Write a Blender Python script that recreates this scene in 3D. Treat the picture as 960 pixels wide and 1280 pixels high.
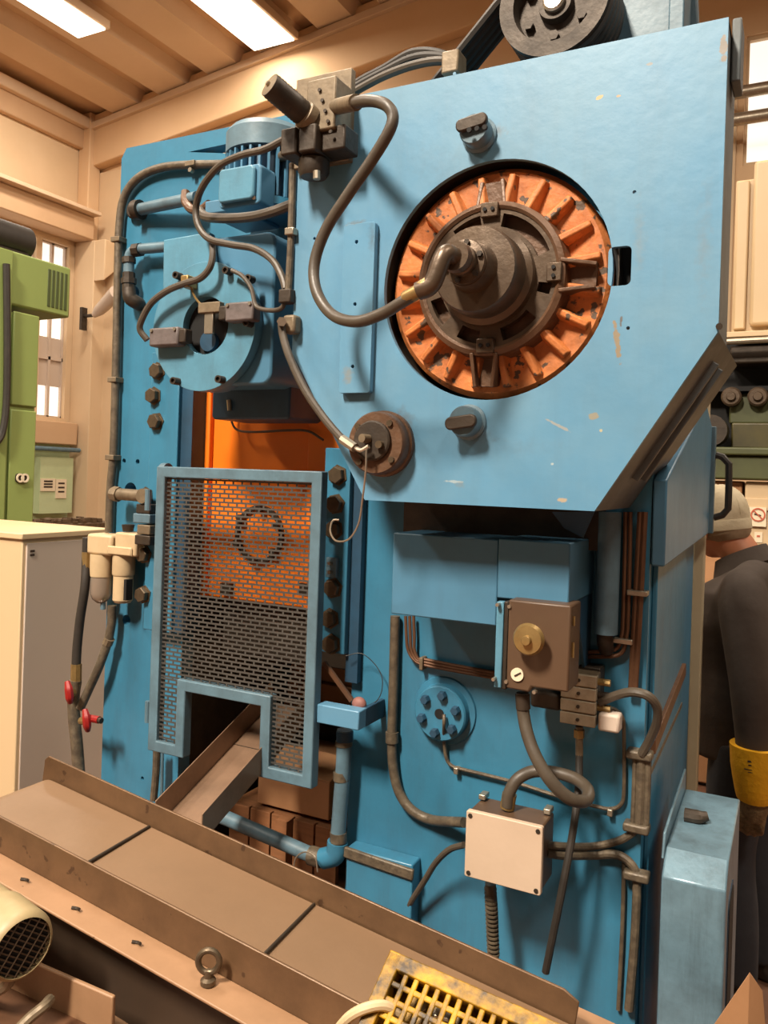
import bpy, bmesh, math, random
from mathutils import Vector, Matrix, noise
random.seed(7)
for o in list(bpy.data.objects): bpy.data.objects.remove(o)
SC = bpy.context.scene
COL = SC.collection
# ------------------------------------------------------------------ camera
F = 1020.0                      # focal length in pixels of the 960x1280 frame
YAW = math.atan(F/1980.0)       # camera looks to the left of the press normal
ROLL = 0.033
CX, CY = 480.0, 595.0           # foot of the optical axis in the frame
EYE = Vector((0, 0, 1.72))
FW = Vector((-math.sin(YAW), math.cos(YAW), 0))
RT = Vector((math.cos(YAW), math.sin(YAW), 0))
UP = Vector((0, 0, 1))
RC = math.cos(ROLL)*RT + math.sin(ROLL)*UP
UC = -math.sin(ROLL)*RT + math.cos(ROLL)*UP
cam = bpy.data.cameras.new('camera')
cam.sensor_fit = 'VERTICAL'; cam.sensor_height = 36; cam.sensor_width = 27
cam.lens = F/1280*36
cam.shift_y = -(640-CY)/1280
cam.clip_start = 0.05; cam.clip_end = 200
camo = bpy.data.objects.new('camera', cam); COL.objects.link(camo)
m = Matrix.Identity(4)
for i in range(3):
    m[i][0] = RC[i]; m[i][1] = UC[i]; m[i][2] = -FW[i]; m[i][3] = EYE[i]
camo.matrix_world = m
SC.camera = camo
# ------------------------------------------------------------------ world, lights, exposure
SC.view_settings.view_transform = 'Standard'; SC.view_settings.look = 'None'
SC.view_settings.gamma = 1; SC.view_settings.use_curve_mapping = False
SC.view_settings.exposure = -0.85
w = bpy.data.worlds.new('world'); SC.world = w; w.use_nodes = True
w.node_tree.nodes['Background'].inputs[0].default_value = (1.0, 0.80, 0.60, 1)
w.node_tree.nodes['Background'].inputs[1].default_value = 0.22
LIGHT_POWER = 420
LIGHT_COLOR = (1.0, 0.88, 0.73)
# ------------------------------------------------------------------ pixel rays to points on real planes
def ray(px, py):
    return FW + (px-CX)/F*RC - (py-CY)/F*UC
def P(px, py, Y):
    d = ray(px, py); return EYE + d*(Y/d.y)
def PX(px, py, X):
    d = ray(px, py); return EYE + d*(X/d.x)
def PZ(px, py, Z):
    d = ray(px, py); return EYE + d*((Z-EYE.z)/d.z)
def M(n, px, py, Y):            # n pixels at that place, in metres
    return n*(P(px, py, Y)-EYE).dot(FW)/F
def R(x0, y0, x1, y1, Y):       # pixel rectangle -> X0, X1, Z0, Z1 on the plane Y
    xm, ym = (x0+x1)/2, (y0+y1)/2
    return P(x0, ym, Y).x, P(x1, ym, Y).x, P(xm, y1, Y).z, P(xm, y0, Y).z
# ------------------------------------------------------------------ materials
def lin(h):
    if isinstance(h, str):
        h = [int(h[i:i+2], 16)/255 for i in (0, 2, 4)]
    return tuple(c/12.92 if c <= 0.04045 else ((c+0.055)/1.055)**2.4 for c in h)+(1,)
MATS = {}
def mat(name, col, rough=0.5, metal=0.0, col2=None, scale=6.0, amount=0.5, chips=None, chip_at=0.70, chip_scale=22.0, bump=0.0, bump_scale=80, grime=0.0, grime_col='3a2f24', spots=None, spec=0.5, stretch=None, emit=0, alpha=1, trans=0):
    if name in MATS: return MATS[name]
    mt = bpy.data.materials.new(name); mt.use_nodes = True
    nt = mt.node_tree; N = nt.nodes; L = nt.links
    b = N['Principled BSDF']
    b.inputs['Roughness'].default_value = rough; b.inputs['Metallic'].default_value = metal
    b.inputs['Specular IOR Level'].default_value = spec
    c = lin(col); b.inputs['Base Color'].default_value = c
    tc = N.new('ShaderNodeTexCoord'); vec = tc.outputs['Object']
    if stretch:
        mp = N.new('ShaderNodeMapping'); mp.inputs['Scale'].default_value = stretch
        L.new(vec, mp.inputs['Vector']); vec = mp.outputs['Vector']
    cur = None
    if col2:
        nz = N.new('ShaderNodeTexNoise'); nz.inputs['Scale'].default_value = scale; nz.inputs['Detail'].default_value = 8; nz.inputs['Roughness'].default_value = 0.65
        L.new(vec, nz.inputs['Vector'])
        rp = N.new('ShaderNodeValToRGB'); rp.color_ramp.elements[0].position = 0.38; rp.color_ramp.elements[1].position = 0.72
        rp.color_ramp.elements[0].color = (0, 0, 0, 1); rp.color_ramp.elements[1].color = (amount, amount, amount, 1)
        L.new(nz.outputs['Fac'], rp.inputs['Fac'])
        mx = N.new('ShaderNodeMix'); mx.data_type = 'RGBA'
        mx.inputs['A'].default_value = c; mx.inputs['B'].default_value = lin(col2)
        L.new(rp.outputs['Color'], mx.inputs['Factor']); cur = mx.outputs['Result']
        mr = N.new('ShaderNodeMapRange'); mr.inputs['To Min'].default_value = max(0.05, rough-0.08); mr.inputs['To Max'].default_value = min(1, rough+0.15)
        L.new(nz.outputs['Fac'], mr.inputs['Value']); L.new(mr.outputs['Result'], b.inputs['Roughness'])
    if chips:
        n2 = N.new('ShaderNodeTexNoise'); n2.inputs['Scale'].default_value = chip_scale; n2.inputs['Detail'].default_value = 5
        L.new(tc.outputs['Object'], n2.inputs['Vector'])
        r2 = N.new('ShaderNodeValToRGB'); r2.color_ramp.elements[0].position = chip_at; r2.color_ramp.elements[1].position = chip_at+0.03
        L.new(n2.outputs['Fac'], r2.inputs['Fac'])
        m2 = N.new('ShaderNodeMix'); m2.data_type = 'RGBA'
        if cur: L.new(cur, m2.inputs['A'])
        else: m2.inputs['A'].default_value = c
        m2.inputs['B'].default_value = lin(chips)
        L.new(r2.outputs['Color'], m2.inputs['Factor']); cur = m2.outputs['Result']
    def over(fac, colour):
        nonlocal cur
        m3 = N.new('ShaderNodeMix'); m3.data_type = 'RGBA'
        if cur: L.new(cur, m3.inputs['A'])
        else: m3.inputs['A'].default_value = c
        m3.inputs['B'].default_value = lin(colour); L.new(fac, m3.inputs['Factor']); cur = m3.outputs['Result']
    if grime:                                    # runs of old oil: noise drawn out in height
        mp3 = N.new('ShaderNodeMapping'); mp3.inputs['Scale'].default_value = (9, 9, 1.3); L.new(tc.outputs['Object'], mp3.inputs['Vector'])
        n3 = N.new('ShaderNodeTexNoise'); n3.inputs['Scale'].default_value = 1.6; n3.inputs['Detail'].default_value = 9; n3.inputs['Roughness'].default_value = 0.7
        L.new(mp3.outputs['Vector'], n3.inputs['Vector'])
        r3 = N.new('ShaderNodeMapRange'); r3.inputs['From Min'].default_value = 0.48; r3.inputs['From Max'].default_value = 0.80; r3.inputs['To Max'].default_value = grime
        L.new(n3.outputs['Fac'], r3.inputs['Value']); over(r3.outputs['Result'], grime_col)
    if spots:                                    # chips, scrapes, grease and soft dark patches with a place of their own
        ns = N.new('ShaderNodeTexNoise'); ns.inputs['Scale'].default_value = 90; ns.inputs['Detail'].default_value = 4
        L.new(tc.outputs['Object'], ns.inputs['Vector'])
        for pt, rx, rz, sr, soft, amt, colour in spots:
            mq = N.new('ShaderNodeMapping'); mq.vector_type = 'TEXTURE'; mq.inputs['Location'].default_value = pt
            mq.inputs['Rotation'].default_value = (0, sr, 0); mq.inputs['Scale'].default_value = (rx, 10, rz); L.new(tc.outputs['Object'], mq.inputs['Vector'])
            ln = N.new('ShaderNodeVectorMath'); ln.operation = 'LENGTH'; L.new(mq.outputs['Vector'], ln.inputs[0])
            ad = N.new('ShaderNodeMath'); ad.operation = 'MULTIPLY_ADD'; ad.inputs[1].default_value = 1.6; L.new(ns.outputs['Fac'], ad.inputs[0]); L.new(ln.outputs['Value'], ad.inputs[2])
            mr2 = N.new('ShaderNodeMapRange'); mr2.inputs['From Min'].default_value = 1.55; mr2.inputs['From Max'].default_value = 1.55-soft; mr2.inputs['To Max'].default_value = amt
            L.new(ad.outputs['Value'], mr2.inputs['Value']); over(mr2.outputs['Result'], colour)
    if cur: L.new(cur, b.inputs['Base Color'])
    if bump:
        nb = N.new('ShaderNodeTexNoise'); nb.inputs['Scale'].default_value = bump_scale; nb.inputs['Detail'].default_value = 4
        L.new(vec, nb.inputs['Vector'])
        bp = N.new('ShaderNodeBump'); bp.inputs['Strength'].default_value = bump; bp.inputs['Distance'].default_value = 0.01
        L.new(nb.outputs['Fac'], bp.inputs['Height']); L.new(bp.outputs['Normal'], b.inputs['Normal'])
    if emit:
        b.inputs['Emission Color'].default_value = c; b.inputs['Emission Strength'].default_value = emit
    if trans:
        b.inputs['Transmission Weight'].default_value = trans
    if alpha < 1: b.inputs['Alpha'].default_value = alpha
    MATS[name] = mt
    return mt
def gp(px, py):
    q = P(px, py, 1.55); return (q.x+1.1, q.y-2.2, q.z)
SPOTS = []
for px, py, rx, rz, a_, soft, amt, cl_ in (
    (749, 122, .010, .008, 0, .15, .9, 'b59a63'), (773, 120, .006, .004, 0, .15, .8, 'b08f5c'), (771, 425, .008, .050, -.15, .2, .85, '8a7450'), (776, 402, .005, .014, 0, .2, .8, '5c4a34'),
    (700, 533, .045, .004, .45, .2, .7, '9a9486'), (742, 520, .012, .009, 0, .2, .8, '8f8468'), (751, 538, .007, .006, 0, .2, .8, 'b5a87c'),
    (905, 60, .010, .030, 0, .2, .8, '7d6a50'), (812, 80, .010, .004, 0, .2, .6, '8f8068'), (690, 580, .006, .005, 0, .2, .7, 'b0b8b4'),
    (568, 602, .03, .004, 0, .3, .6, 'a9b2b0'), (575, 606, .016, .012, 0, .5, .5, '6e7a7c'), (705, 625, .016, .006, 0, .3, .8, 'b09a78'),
    (622, 165, .035, .022, 0, .9, .5, '6a5a44'), (505, 525, .050, .035, .6, 1.0, .6, '5c5040'), (602, 545, .045, .030, 0, 1.0, .4, '4a4a44'),  # last patch: soft dark spot just below the lower pivot pin
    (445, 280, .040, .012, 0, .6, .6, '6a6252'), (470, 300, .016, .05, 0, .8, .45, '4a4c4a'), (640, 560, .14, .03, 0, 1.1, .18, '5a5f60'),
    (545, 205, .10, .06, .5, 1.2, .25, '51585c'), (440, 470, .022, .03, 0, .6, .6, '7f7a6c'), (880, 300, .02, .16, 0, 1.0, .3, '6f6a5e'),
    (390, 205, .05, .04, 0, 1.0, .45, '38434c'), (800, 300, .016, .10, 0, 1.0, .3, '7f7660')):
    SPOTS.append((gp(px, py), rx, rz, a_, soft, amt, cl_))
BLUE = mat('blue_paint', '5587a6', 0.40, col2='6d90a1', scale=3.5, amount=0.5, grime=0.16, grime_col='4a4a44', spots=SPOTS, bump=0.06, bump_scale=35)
BLUE2 = mat('deep_blue_paint', '387795', 0.34, col2='2e6078', scale=4, amount=0.6, grime=0.30, chips='23303a', chip_at=0.745, chip_scale=14, bump=0.06, bump_scale=35)
BLUE3 = mat('clean_blue_paint', '4a7b99', 0.38, col2='3f667a', scale=3, amount=0.5, grime=0.18, bump=0.04, bump_scale=30)
BLUED = mat('dark_blue_paint', '274a63', 0.45, col2='1b2c38', scale=6, amount=0.7)
BLUEG = mat('teal_grey_paint', '5588a0', 0.36, col2='436878', scale=8, amount=0.6, grime=0.30, bump=0.05)
STEELB = mat('grey_blue_paint', '5c7886', 0.42, col2='42525a', scale=12, amount=0.7, grime=0.3, bump=0.05)
GREYP = mat('grey_flange_paint', '5f686b', 0.5, col2='4a4a46', scale=10, amount=0.6, bump=0.05)
ORANGE = mat('orange_paint', 'f07a14', 0.42, col2='d8690f', scale=4, amount=0.6, chips='5a3a1c', chip_at=0.76, chip_scale=14)
ORANGED = mat('dirty_orange_casting', 'cf7a3c', 0.6, col2='8a5028', scale=14, amount=0.9, chips='54402f', chip_at=0.60, chip_scale=36, grime=0.4, bump=0.25, bump_scale=60)
ORBROWN = mat('greasy_brown_casting', '664a36', 0.42, metal=0.2, col2='46311f', scale=14, amount=0.8, bump=0.2, bump_scale=70)
GREASE = mat('grey_brown_steel', '5f4e3e', 0.34, metal=0.45, col2='3c3026', scale=9, amount=0.8, bump=0.1, bump_scale=60)
DARKST = mat('dark_steel', '40362c', 0.5, metal=0.4, col2='2a231d', scale=18, amount=0.8, bump=0.1)
BOLT = mat('oily_bolt_steel', '6a5a46', 0.38, metal=0.6, col2='3f352a', scale=25, amount=0.7)
HOSE = mat('grey_brown_hose', '4c4338', 0.42, col2='392f25', scale=20, amount=0.7, bump=0.05)
CONDUIT = mat('worn_grey_conduit', '50463a', 0.45, metal=0.2, col2='85765f', scale=45, amount=0.55, bump=0.15, bump_scale=120)
BLACKH = mat('black_rubber', '29241f', 0.55, col2='3a332c', scale=20, amount=0.6)
COPPER = mat('brown_copper_pipe', '6b4a34', 0.45, metal=0.4, col2='4c3526', scale=20, amount=0.6)
BRASS = mat('brass', '9c8050', 0.38, metal=0.6, col2='66502e', scale=30, amount=0.6)
ZINC = mat('bright_zinc', 'b5aa98', 0.32, metal=0.8, col2='8a7d69', scale=30, amount=0.6)
CAST = mat('sandy_grey_alloy', '7d6d57', 0.48, metal=0.3, col2='4f4333', scale=25, amount=0.7, bump=0.1)
CREAM = mat('cream_plastic', 'c0a884', 0.45, col2='9c8460', scale=15, amount=0.4)
CREAML = mat('cream_box_lid', 'c4ab94', 0.5, col2='b59b82', scale=5, amount=0.5, bump=0.03)
BROWNB = mat('brown_grey_box', '55402f', 0.42, col2='443223', scale=5, amount=0.6)
SWITCH = mat('mauve_grey_switch', '665c5a', 0.5, col2='423b38', scale=25, amount=0.7, bump=0.1)
SCREEN = mat('screen_metal', '55524e', 0.45, metal=0.3, col2='383530', scale=10, amount=0.7)
BELT = mat('tan_conveyor_belt', '7a6048', 0.46, col2='6a523b', scale=3, amount=0.6, bump=0.03)
RAIL = mat('worn_brown_steel', '6c5138', 0.40, metal=0.3, col2='4a3523', scale=8, amount=0.7, chips='4a3423', chip_at=0.68, chip_scale=26, bump=0.05, bump_scale=60)
RAILT = mat('tan_painted_flange', '957254', 0.5, col2='785a3e', scale=8, amount=0.6, chips='5f4630', chip_at=0.70, chip_scale=30)
DARKB = mat('dark_brown_panel', '3a2c20', 0.5, col2='2a2018', scale=6, amount=0.6)
CHUTE = mat('brown_sheet_steel', '8a6e58', 0.38, metal=0.4, col2='5f4938', scale=7, amount=0.7)
YELLOW = mat('dirty_yellow_plastic', '3a2806', 0.5, col2='d09a0c', scale=22, amount=1.0, grime=0.5, grime_col='2a1c08', bump=0.1)
YELG = mat('yellow_glove', 'f0ae10', 0.7, col2='d99a0c', scale=12, amount=0.5, bump=0.3, bump_scale=60)
KNIT = mat('stained_knit', '8c7350', 0.9, col2='4d3b24', scale=50, amount=0.8, bump=0.5, bump_scale=200)
SKIN = mat('skin', 'c98460', 0.5, col2='b56e4e', scale=12, amount=0.5)
SHIRT = mat('dark_brown_shirt', '4a3f37', 0.85, col2='3d332c', scale=8, amount=0.6, bump=0.2, bump_scale=25)
JEANS = mat('dark_jeans', '34353a', 0.85, col2='2a2a2e', scale=10, amount=0.6, bump=0.2, bump_scale=30)
CAP = mat('white_cap_cloth', 'cfc0a2', 0.85, col2='b7a684', scale=14, amount=0.6, bump=0.3, bump_scale=40)
WALL = mat('tan_plaster', 'd6b48e', 0.8, col2='c9a47a', scale=0.8, amount=0.5, bump=0.05, bump_scale=8)
WALLL = mat('pale_plaster', 'd3b896', 0.8, col2='c6a984', scale=1.0, amount=0.5)
CEIL = mat('tan_concrete', 'c6a481', 0.8, col2='b79370', scale=0.7, amount=0.6, bump=0.05, bump_scale=6)
CEIL2 = mat('tan_concrete_rib', 'd0b598', 0.8, col2='c4a888', scale=0.9, amount=0.5)
DADO = mat('pale_green_dado', 'b8c49a', 0.75, col2='a3ae86', scale=1.5, amount=0.6)
FLOOR = mat('brown_floor', '6e4a36', 0.6, col2='4e3526', scale=3, amount=0.7, bump=0.1)
GREEN = mat('green_enamel', '8a9a58', 0.4, col2='80904f', scale=2, amount=0.5)
GREEND = mat('green_enamel_slot', '454f28', 0.6)
GREENK = mat('dark_green_machine', '4a4e2a', 0.5, col2='3a3a20', scale=6, amount=0.7)
MOSS = mat('oily_green_brown', '4c4420', 0.4, col2='2c2713', scale=7, amount=0.8)
IVORY = mat('ivory_enamel', 'cbb08a', 0.45, col2='bb9f76', scale=1.0, amount=0.3)
PINKG = mat('pinkish_grey_panel', 'c2b0a0', 0.5, col2='b5a292', scale=1.0, amount=0.4)
PAPER = mat('paper', 'e0d0b4', 0.8, col2='cdbb9c', scale=20, amount=0.4)
RED = mat('red_paint', '8f1a16', 0.4, col2='6a1210', scale=20, amount=0.5)
INK = mat('dark_ink', '33261c', 0.7)
SIGNRED = mat('faded_red_print', 'b5583c', 0.6)
CARD = mat('cardboard', 'ad7f58', 0.8, col2='94683f', scale=6, amount=0.5)
WOOD = mat('stained_wood', '8a5a36', 0.75, col2='5d3a20', scale=5, amount=0.8, stretch=(0.5, 6, 6))
LAMP = mat('lit_lamp_diffuser', 'fff3e0', 0.5, emit=7)
GLASSW = mat('daylit_pane', 'fffaf0', 0.4, emit=1.6)
PINK = mat('faded_pink_plastic', '8a5c54', 0.6, col2='6e443c', scale=20, amount=0.5)
CLEARP = mat('smoky_plastic_bowl', 'a8998a', 0.25, trans=0.5)
CREAMM = mat('cream_motor_paint', 'a08d68', 0.45, col2='806c48', scale=10, amount=0.6)
POSTM = mat('beige_post', 'c4b494', 0.4, col2='ad9c7e', scale=6, amount=0.5)
PEDM = mat('grimy_pale_blue_sheet', '6f8e9e', 0.30, metal=0.2, col2='46565e', scale=5, amount=0.8, grime=0.6, grime_col='2c2c28', bump=0.05)
PALEA = mat('pale_alloy', 'aa9c86', 0.5, metal=0.2, col2='7d6f5a', scale=25, amount=0.7, bump=0.1)
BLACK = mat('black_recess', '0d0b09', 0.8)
JUNK = mat('rusty_scrap', '6b5238', 0.7, col2='3c2c1c', scale=30, amount=0.8)
# ------------------------------------------------------------------ mesh builder
class MB:
    def __init__(s): s.v = []; s.f = []
    def add(s, vs, fs):
        n = len(s.v); s.v += [Vector(v) for v in vs]; s.f += [[i+n for i in f] for f in fs]; return s
    def box(s, x0, x1, y0, y1, z0, z1, mx=None):
        x0, x1 = sorted((x0, x1)); y0, y1 = sorted((y0, y1)); z0, z1 = sorted((z0, z1))
        vs = [(x0,y0,z0),(x1,y0,z0),(x1,y1,z0),(x0,y1,z0),(x0,y0,z1),(x1,y0,z1),(x1,y1,z1),(x0,y1,z1)]
        if mx is not None: vs = [mx @ Vector(v) for v in vs]
        return s.add(vs, [(0,3,2,1),(4,5,6,7),(0,1,5,4),(1,2,6,5),(2,3,7,6),(3,0,4,7)])
    def bar(s, a, b, wd, ht, up=(0,0,1)):       # box along a->b
        a = Vector(a); b = Vector(b); d = (b-a).normalized(); u = Vector(up)
        sd = d.cross(u).normalized(); u = sd.cross(d)
        vs = []
        for p in (a, b):
            for i, j in ((-1,-1),(1,-1),(1,1),(-1,1)): vs.append(p+sd*wd/2*i+u*ht/2*j)
        return s.add(vs, [(3,2,1,0),(4,5,6,7),(0,1,5,4),(1,2,6,5),(2,3,7,6),(3,0,4,7)])
    def lathe(s, prof, o, ax, n=24, ang0=0.0, ring=False):  # prof: (radius, distance along ax)
        if ring: prof = list(prof)+[prof[0]]
        o = Vector(o); ax = Vector(ax).normalized()
        t = Vector((0,0,1)) if abs(ax.z) < 0.9 else Vector((1,0,0))
        a = ax.cross(t).normalized(); b = ax.cross(a)
        vs = []; fs = []; k = len(prof)
        for r, h in prof:
            for i in range(n):
                th = 2*math.pi*i/n+ang0
                vs.append(o+ax*h+(a*math.cos(th)+b*math.sin(th))*max(r, 1e-5))
        for j in range(k-1):
            for i in range(n):
                i2 = (i+1) % n
                fs.append((j*n+i, j*n+i2, (j+1)*n+i2, (j+1)*n+i))
        if prof[0][0] > 1e-4 and not ring: fs.append(list(range(n))[::-1])
        if prof[-1][0] > 1e-4 and not ring: fs.append([(k-1)*n+i for i in range(n)])
        return s.add(vs, fs)
    def cyl(s, a, b, r, r2=None, n=20):
        a = Vector(a); b = Vector(b)
        return s.lathe([(r, 0), (r if r2 is None else r2, (b-a).length)], a, b-a, n)
    def tube(s, pts, r, n=10, sub=7, closed=False, smooth=True):
        pts = [Vector(p) for p in pts]
        rs = r if isinstance(r, (list, tuple)) else [r]*len(pts)
        if smooth and len(pts) > 2:
            q = []; qr = []; K = len(pts)
            for i in range(K if closed else K-1):
                p1, p2 = pts[i], pts[(i+1) % K]
                p0 = pts[i-1] if (i or closed) else p1*2-p2
                p3 = pts[(i+2) % K] if (closed or i+2 < K) else p2*2-p1
                for k in range(sub):
                    t = k/sub
                    q.append(0.5*((2*p1)+(p2-p0)*t+(2*p0-5*p1+4*p2-p3)*t*t+(3*p1-p0-3*p2+p3)*t**3))
                    qr.append(rs[i]+(rs[(i+1) % K]-rs[i])*t)
            if not closed: q.append(pts[-1]); qr.append(rs[-1])
            pts, rs = q, qr
        K = len(pts); vs = []; fs = []; pu = None
        for i, p in enumerate(pts):
            if closed: d = pts[(i+1) % K]-pts[i-1]
            else: d = pts[min(i+1, K-1)]-pts[max(i-1, 0)]
            d.normalize()
            if pu is None:
                t = Vector((0,0,1)) if abs(d.z) < 0.9 else Vector((0,1,0))
                pu = d.cross(t).normalized()
            else:
                pu = (pu-d*pu.dot(d)).normalized()
            bn = d.cross(pu)
            for j in range(n):
                th = 2*math.pi*j/n
                vs.append(p+(pu*math.cos(th)+bn*math.sin(th))*rs[i])
        for i in range(K if closed else K-1):
            for j in range(n):
                j2 = (j+1) % n; i2 = (i+1) % K
                fs.append((i*n+j, i*n+j2, i2*n+j2, i2*n+j))
        if not closed:
            fs.append(list(range(n))[::-1]); fs.append([(K-1)*n+j for j in range(n)])
        return s.add(vs, fs)
    def prism(s, poly, y0, y1):                 # polygon of (x, z), extruded in Y
        n = len(poly)
        ar = sum(poly[i][0]*poly[(i+1) % n][1]-poly[(i+1) % n][0]*poly[i][1] for i in range(n))
        if ar < 0: poly = poly[::-1]
        y0, y1 = sorted((y0, y1))
        vs = [(x, y0, z) for x, z in poly]+[(x, y1, z) for x, z in poly]
        fs = [list(range(n)), [n+i for i in range(n)][::-1]]
        for i in range(n): fs.append((i, i+n, (i+1) % n+n, (i+1) % n))
        return s.add(vs, fs)
    def prismx(s, poly, x0, x1):                # polygon of (y, z), extruded in X
        n = len(poly)
        vs = [(x0, y, z) for y, z in poly]+[(x1, y, z) for y, z in poly]
        fs = [list(range(n)), [n+i for i in range(n)][::-1]]
        for i in range(n): fs.append((i, i+n, (i+1) % n+n, (i+1) % n))
        return s.add(vs, fs)
    def sphere(s, c, rx, ry, rz, nu=16, nv=10, mx=None):
        vs = []; fs = []
        for j in range(nv+1):
            ph = math.pi*j/nv
            for i in range(nu):
                th = 2*math.pi*i/nu
                vs.append(Vector((rx*math.sin(ph)*math.cos(th), ry*math.sin(ph)*math.sin(th), rz*math.cos(ph))))
        for j in range(nv):
            for i in range(nu):
                fs.append((j*nu+i, (j+1)*nu+i, (j+1)*nu+(i+1) % nu, j*nu+(i+1) % nu))
        vs = [(mx @ v if mx is not None else v)+Vector(c) for v in vs]
        return s.add(vs, fs)
    def rings(s, rows, mx=None, n=20, e=2.3):   # stacked superellipse rings (cx, cy, z, rx, ry)
        vs = []; fs = []
        for (cx, cy, z, rx, ry) in rows:
            for i in range(n):
                th = 2*math.pi*i/n; c, q = math.cos(th), math.sin(th)
                v = Vector((cx+rx*math.copysign(abs(c)**(2/e), c), cy+ry*math.copysign(abs(q)**(2/e), q), z))
                vs.append(mx @ v if mx is not None else v)
        for j in range(len(rows)-1):
            for i in range(n): fs.append((j*n+i, j*n+(i+1) % n, (j+1)*n+(i+1) % n, (j+1)*n+i))
        fs.append(list(range(n))[::-1]); fs.append([(len(rows)-1)*n+i for i in range(n)])
        return s.add(vs, fs)
WO = {}
def worldpos(o):
    return WO.get(o.name, Vector((0,0,0))) if o else Vector((0,0,0))
def link(name, me, parent=None, origin=None, label=None, cat=None, kind=None, group=None):
    o = bpy.data.objects.new(name, me); COL.objects.link(o)
    pw = worldpos(parent); ow = pw if origin is None else Vector(origin)
    o.parent = parent; o.location = ow-pw; WO[o.name] = ow
    if label: o['label'] = label
    if cat: o['category'] = cat
    if kind: o['kind'] = kind
    if group: o['group'] = group
    return o
def put(name, mb, mt, parent=None, origin=None, bevel=0, remesh=0, sub=0, angle=35, flip=False, **kw):
    me = bpy.data.meshes.new(name)
    ow = Vector(origin) if origin is not None else worldpos(parent)
    me.from_pydata([v-ow for v in mb.v], [], mb.f)
    bm = bmesh.new(); bm.from_mesh(me); bmesh.ops.recalc_face_normals(bm, faces=bm.faces); bm.to_mesh(me); bm.free()
    me.materials.append(mt)
    me.polygons.foreach_set('use_smooth', [True]*len(me.polygons))
    me.set_sharp_from_angle(angle=math.radians(angle))
    o = link(name, me, parent, ow, **kw)
    if bevel:
        md = o.modifiers.new('bevel', 'BEVEL'); md.width = bevel; md.segments = 2; md.limit_method = 'ANGLE'; md.angle_limit = math.radians(40); md.harden_normals = False
    if remesh:
        md = o.modifiers.new('remesh', 'REMESH'); md.mode = 'VOXEL'; md.voxel_size = remesh; md.use_smooth_shade = True
        md = o.modifiers.new('smooth', 'SMOOTH'); md.iterations = 6; md.factor = 0.5
    if sub:
        md = o.modifiers.new('sub', 'SUBSURF'); md.levels = sub; md.render_levels = sub
    return o
def copyo(o, parent, pos):
    c = o.copy(); COL.objects.link(c); c.parent = parent; c.location = Vector(pos)-worldpos(parent); WO[c.name] = Vector(pos); return c
def empty(name, loc, label, cat, group=None):
    o = bpy.data.objects.new(name, None); COL.objects.link(o); o.location = loc; o.empty_display_size = 0.1
    WO[o.name] = Vector(loc); o['label'] = label; o['category'] = cat
    if group: o['group'] = group
    return o
def circ(cx, cz, r, n=40):
    return [(cx+r*math.cos(2*math.pi*i/n), cz+r*math.sin(2*math.pi*i/n)) for i in range(n)]
def rrect(x0, x1, z0, z1, r, n=5):
    x0, x1 = sorted((x0, x1)); z0, z1 = sorted((z0, z1)); out = []
    for cx, cz, a in ((x1-r, z1-r, 0), (x0+r, z1-r, 90), (x0+r, z0+r, 180), (x1-r, z0+r, 270)):
        for i in range(n+1):
            t = math.radians(a+90*i/n); out.append((cx+r*math.cos(t), cz+r*math.sin(t)))
    return out
def sheet(outline, holes, y0, y1):              # flat plate in XZ with holes, real thickness
    cu = bpy.data.curves.new('tmp', 'CURVE'); cu.dimensions = '2D'; cu.fill_mode = 'BOTH'; cu.extrude = abs(y1-y0)/2
    for pl in [outline]+list(holes):
        sp = cu.splines.new('POLY'); sp.points.add(len(pl)-1); sp.use_cyclic_u = True
        for i, (x, z) in enumerate(pl): sp.points[i].co = (x, z, 0, 1)
    ob = bpy.data.objects.new('tmp', cu); COL.objects.link(ob)
    bpy.context.view_layer.update()
    me = bpy.data.meshes.new_from_object(ob.evaluated_get(bpy.context.evaluated_depsgraph_get()))
    mb = MB(); ym = (y0+y1)/2
    mb.add([(v.co.x, ym-v.co.z, v.co.y) for v in me.vertices], [list(p.vertices) for p in me.polygons])
    bpy.data.objects.remove(ob); bpy.data.curves.remove(cu); bpy.data.meshes.remove(me)
    # weld so that bevels and normals behave
    bm = bmesh.new(); vs = [bm.verts.new(v) for v in mb.v]
    for f in mb.f:
        try: bm.faces.new([vs[i] for i in f])
        except ValueError: pass
    bmesh.ops.remove_doubles(bm, verts=bm.verts, dist=1e-5)
    bm.verts.index_update(); out = MB()
    out.add([v.co.copy() for v in bm.verts], [[v.index for v in f.verts] for f in bm.faces]); bm.free()
    return out
def tp(*pts): return [P(*p) for p in pts]
FRONT = Vector((0, -1, 0))
# ================================================================== THE HALL
YB = 11.0
XL = P(115, 200, YB).x
ZC = P(115, 152, YB).z
XRIGHT = 9.0
def st(name, mb, mt, parent=None, **kw):
    return put(name, mb, mt, parent, kind='structure' if parent is None else None, **kw)
floor = st('floor', MB().box(XL-0.3, XRIGHT, -7, YB+0.3, -0.1, 0), FLOOR)
PITCH = 0.129                    # the roof rises to the right
def zr(x): return ZC+PITCH*(x-XL)
ceiling = st('ceiling', MB().prism([(XL-0.3, zr(XL-.3)), (XRIGHT, zr(XRIGHT)), (XRIGHT, zr(XRIGHT)+.15), (XL-0.3, zr(XL-.3)+.15)], -7, YB+0.3), CEIL)
for i in range(19):                              # concrete ribs, running away from the camera
    x = XL+1.08+i*1.08
    put('ceiling_rib', MB().prism([(x-0.30, zr(x-.30)-0.20), (x+0.30, zr(x+.30)-0.20), (x+0.40, zr(x+.40)), (x-0.40, zr(x-.40))], -7, YB), CEIL2, ceiling)
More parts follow.
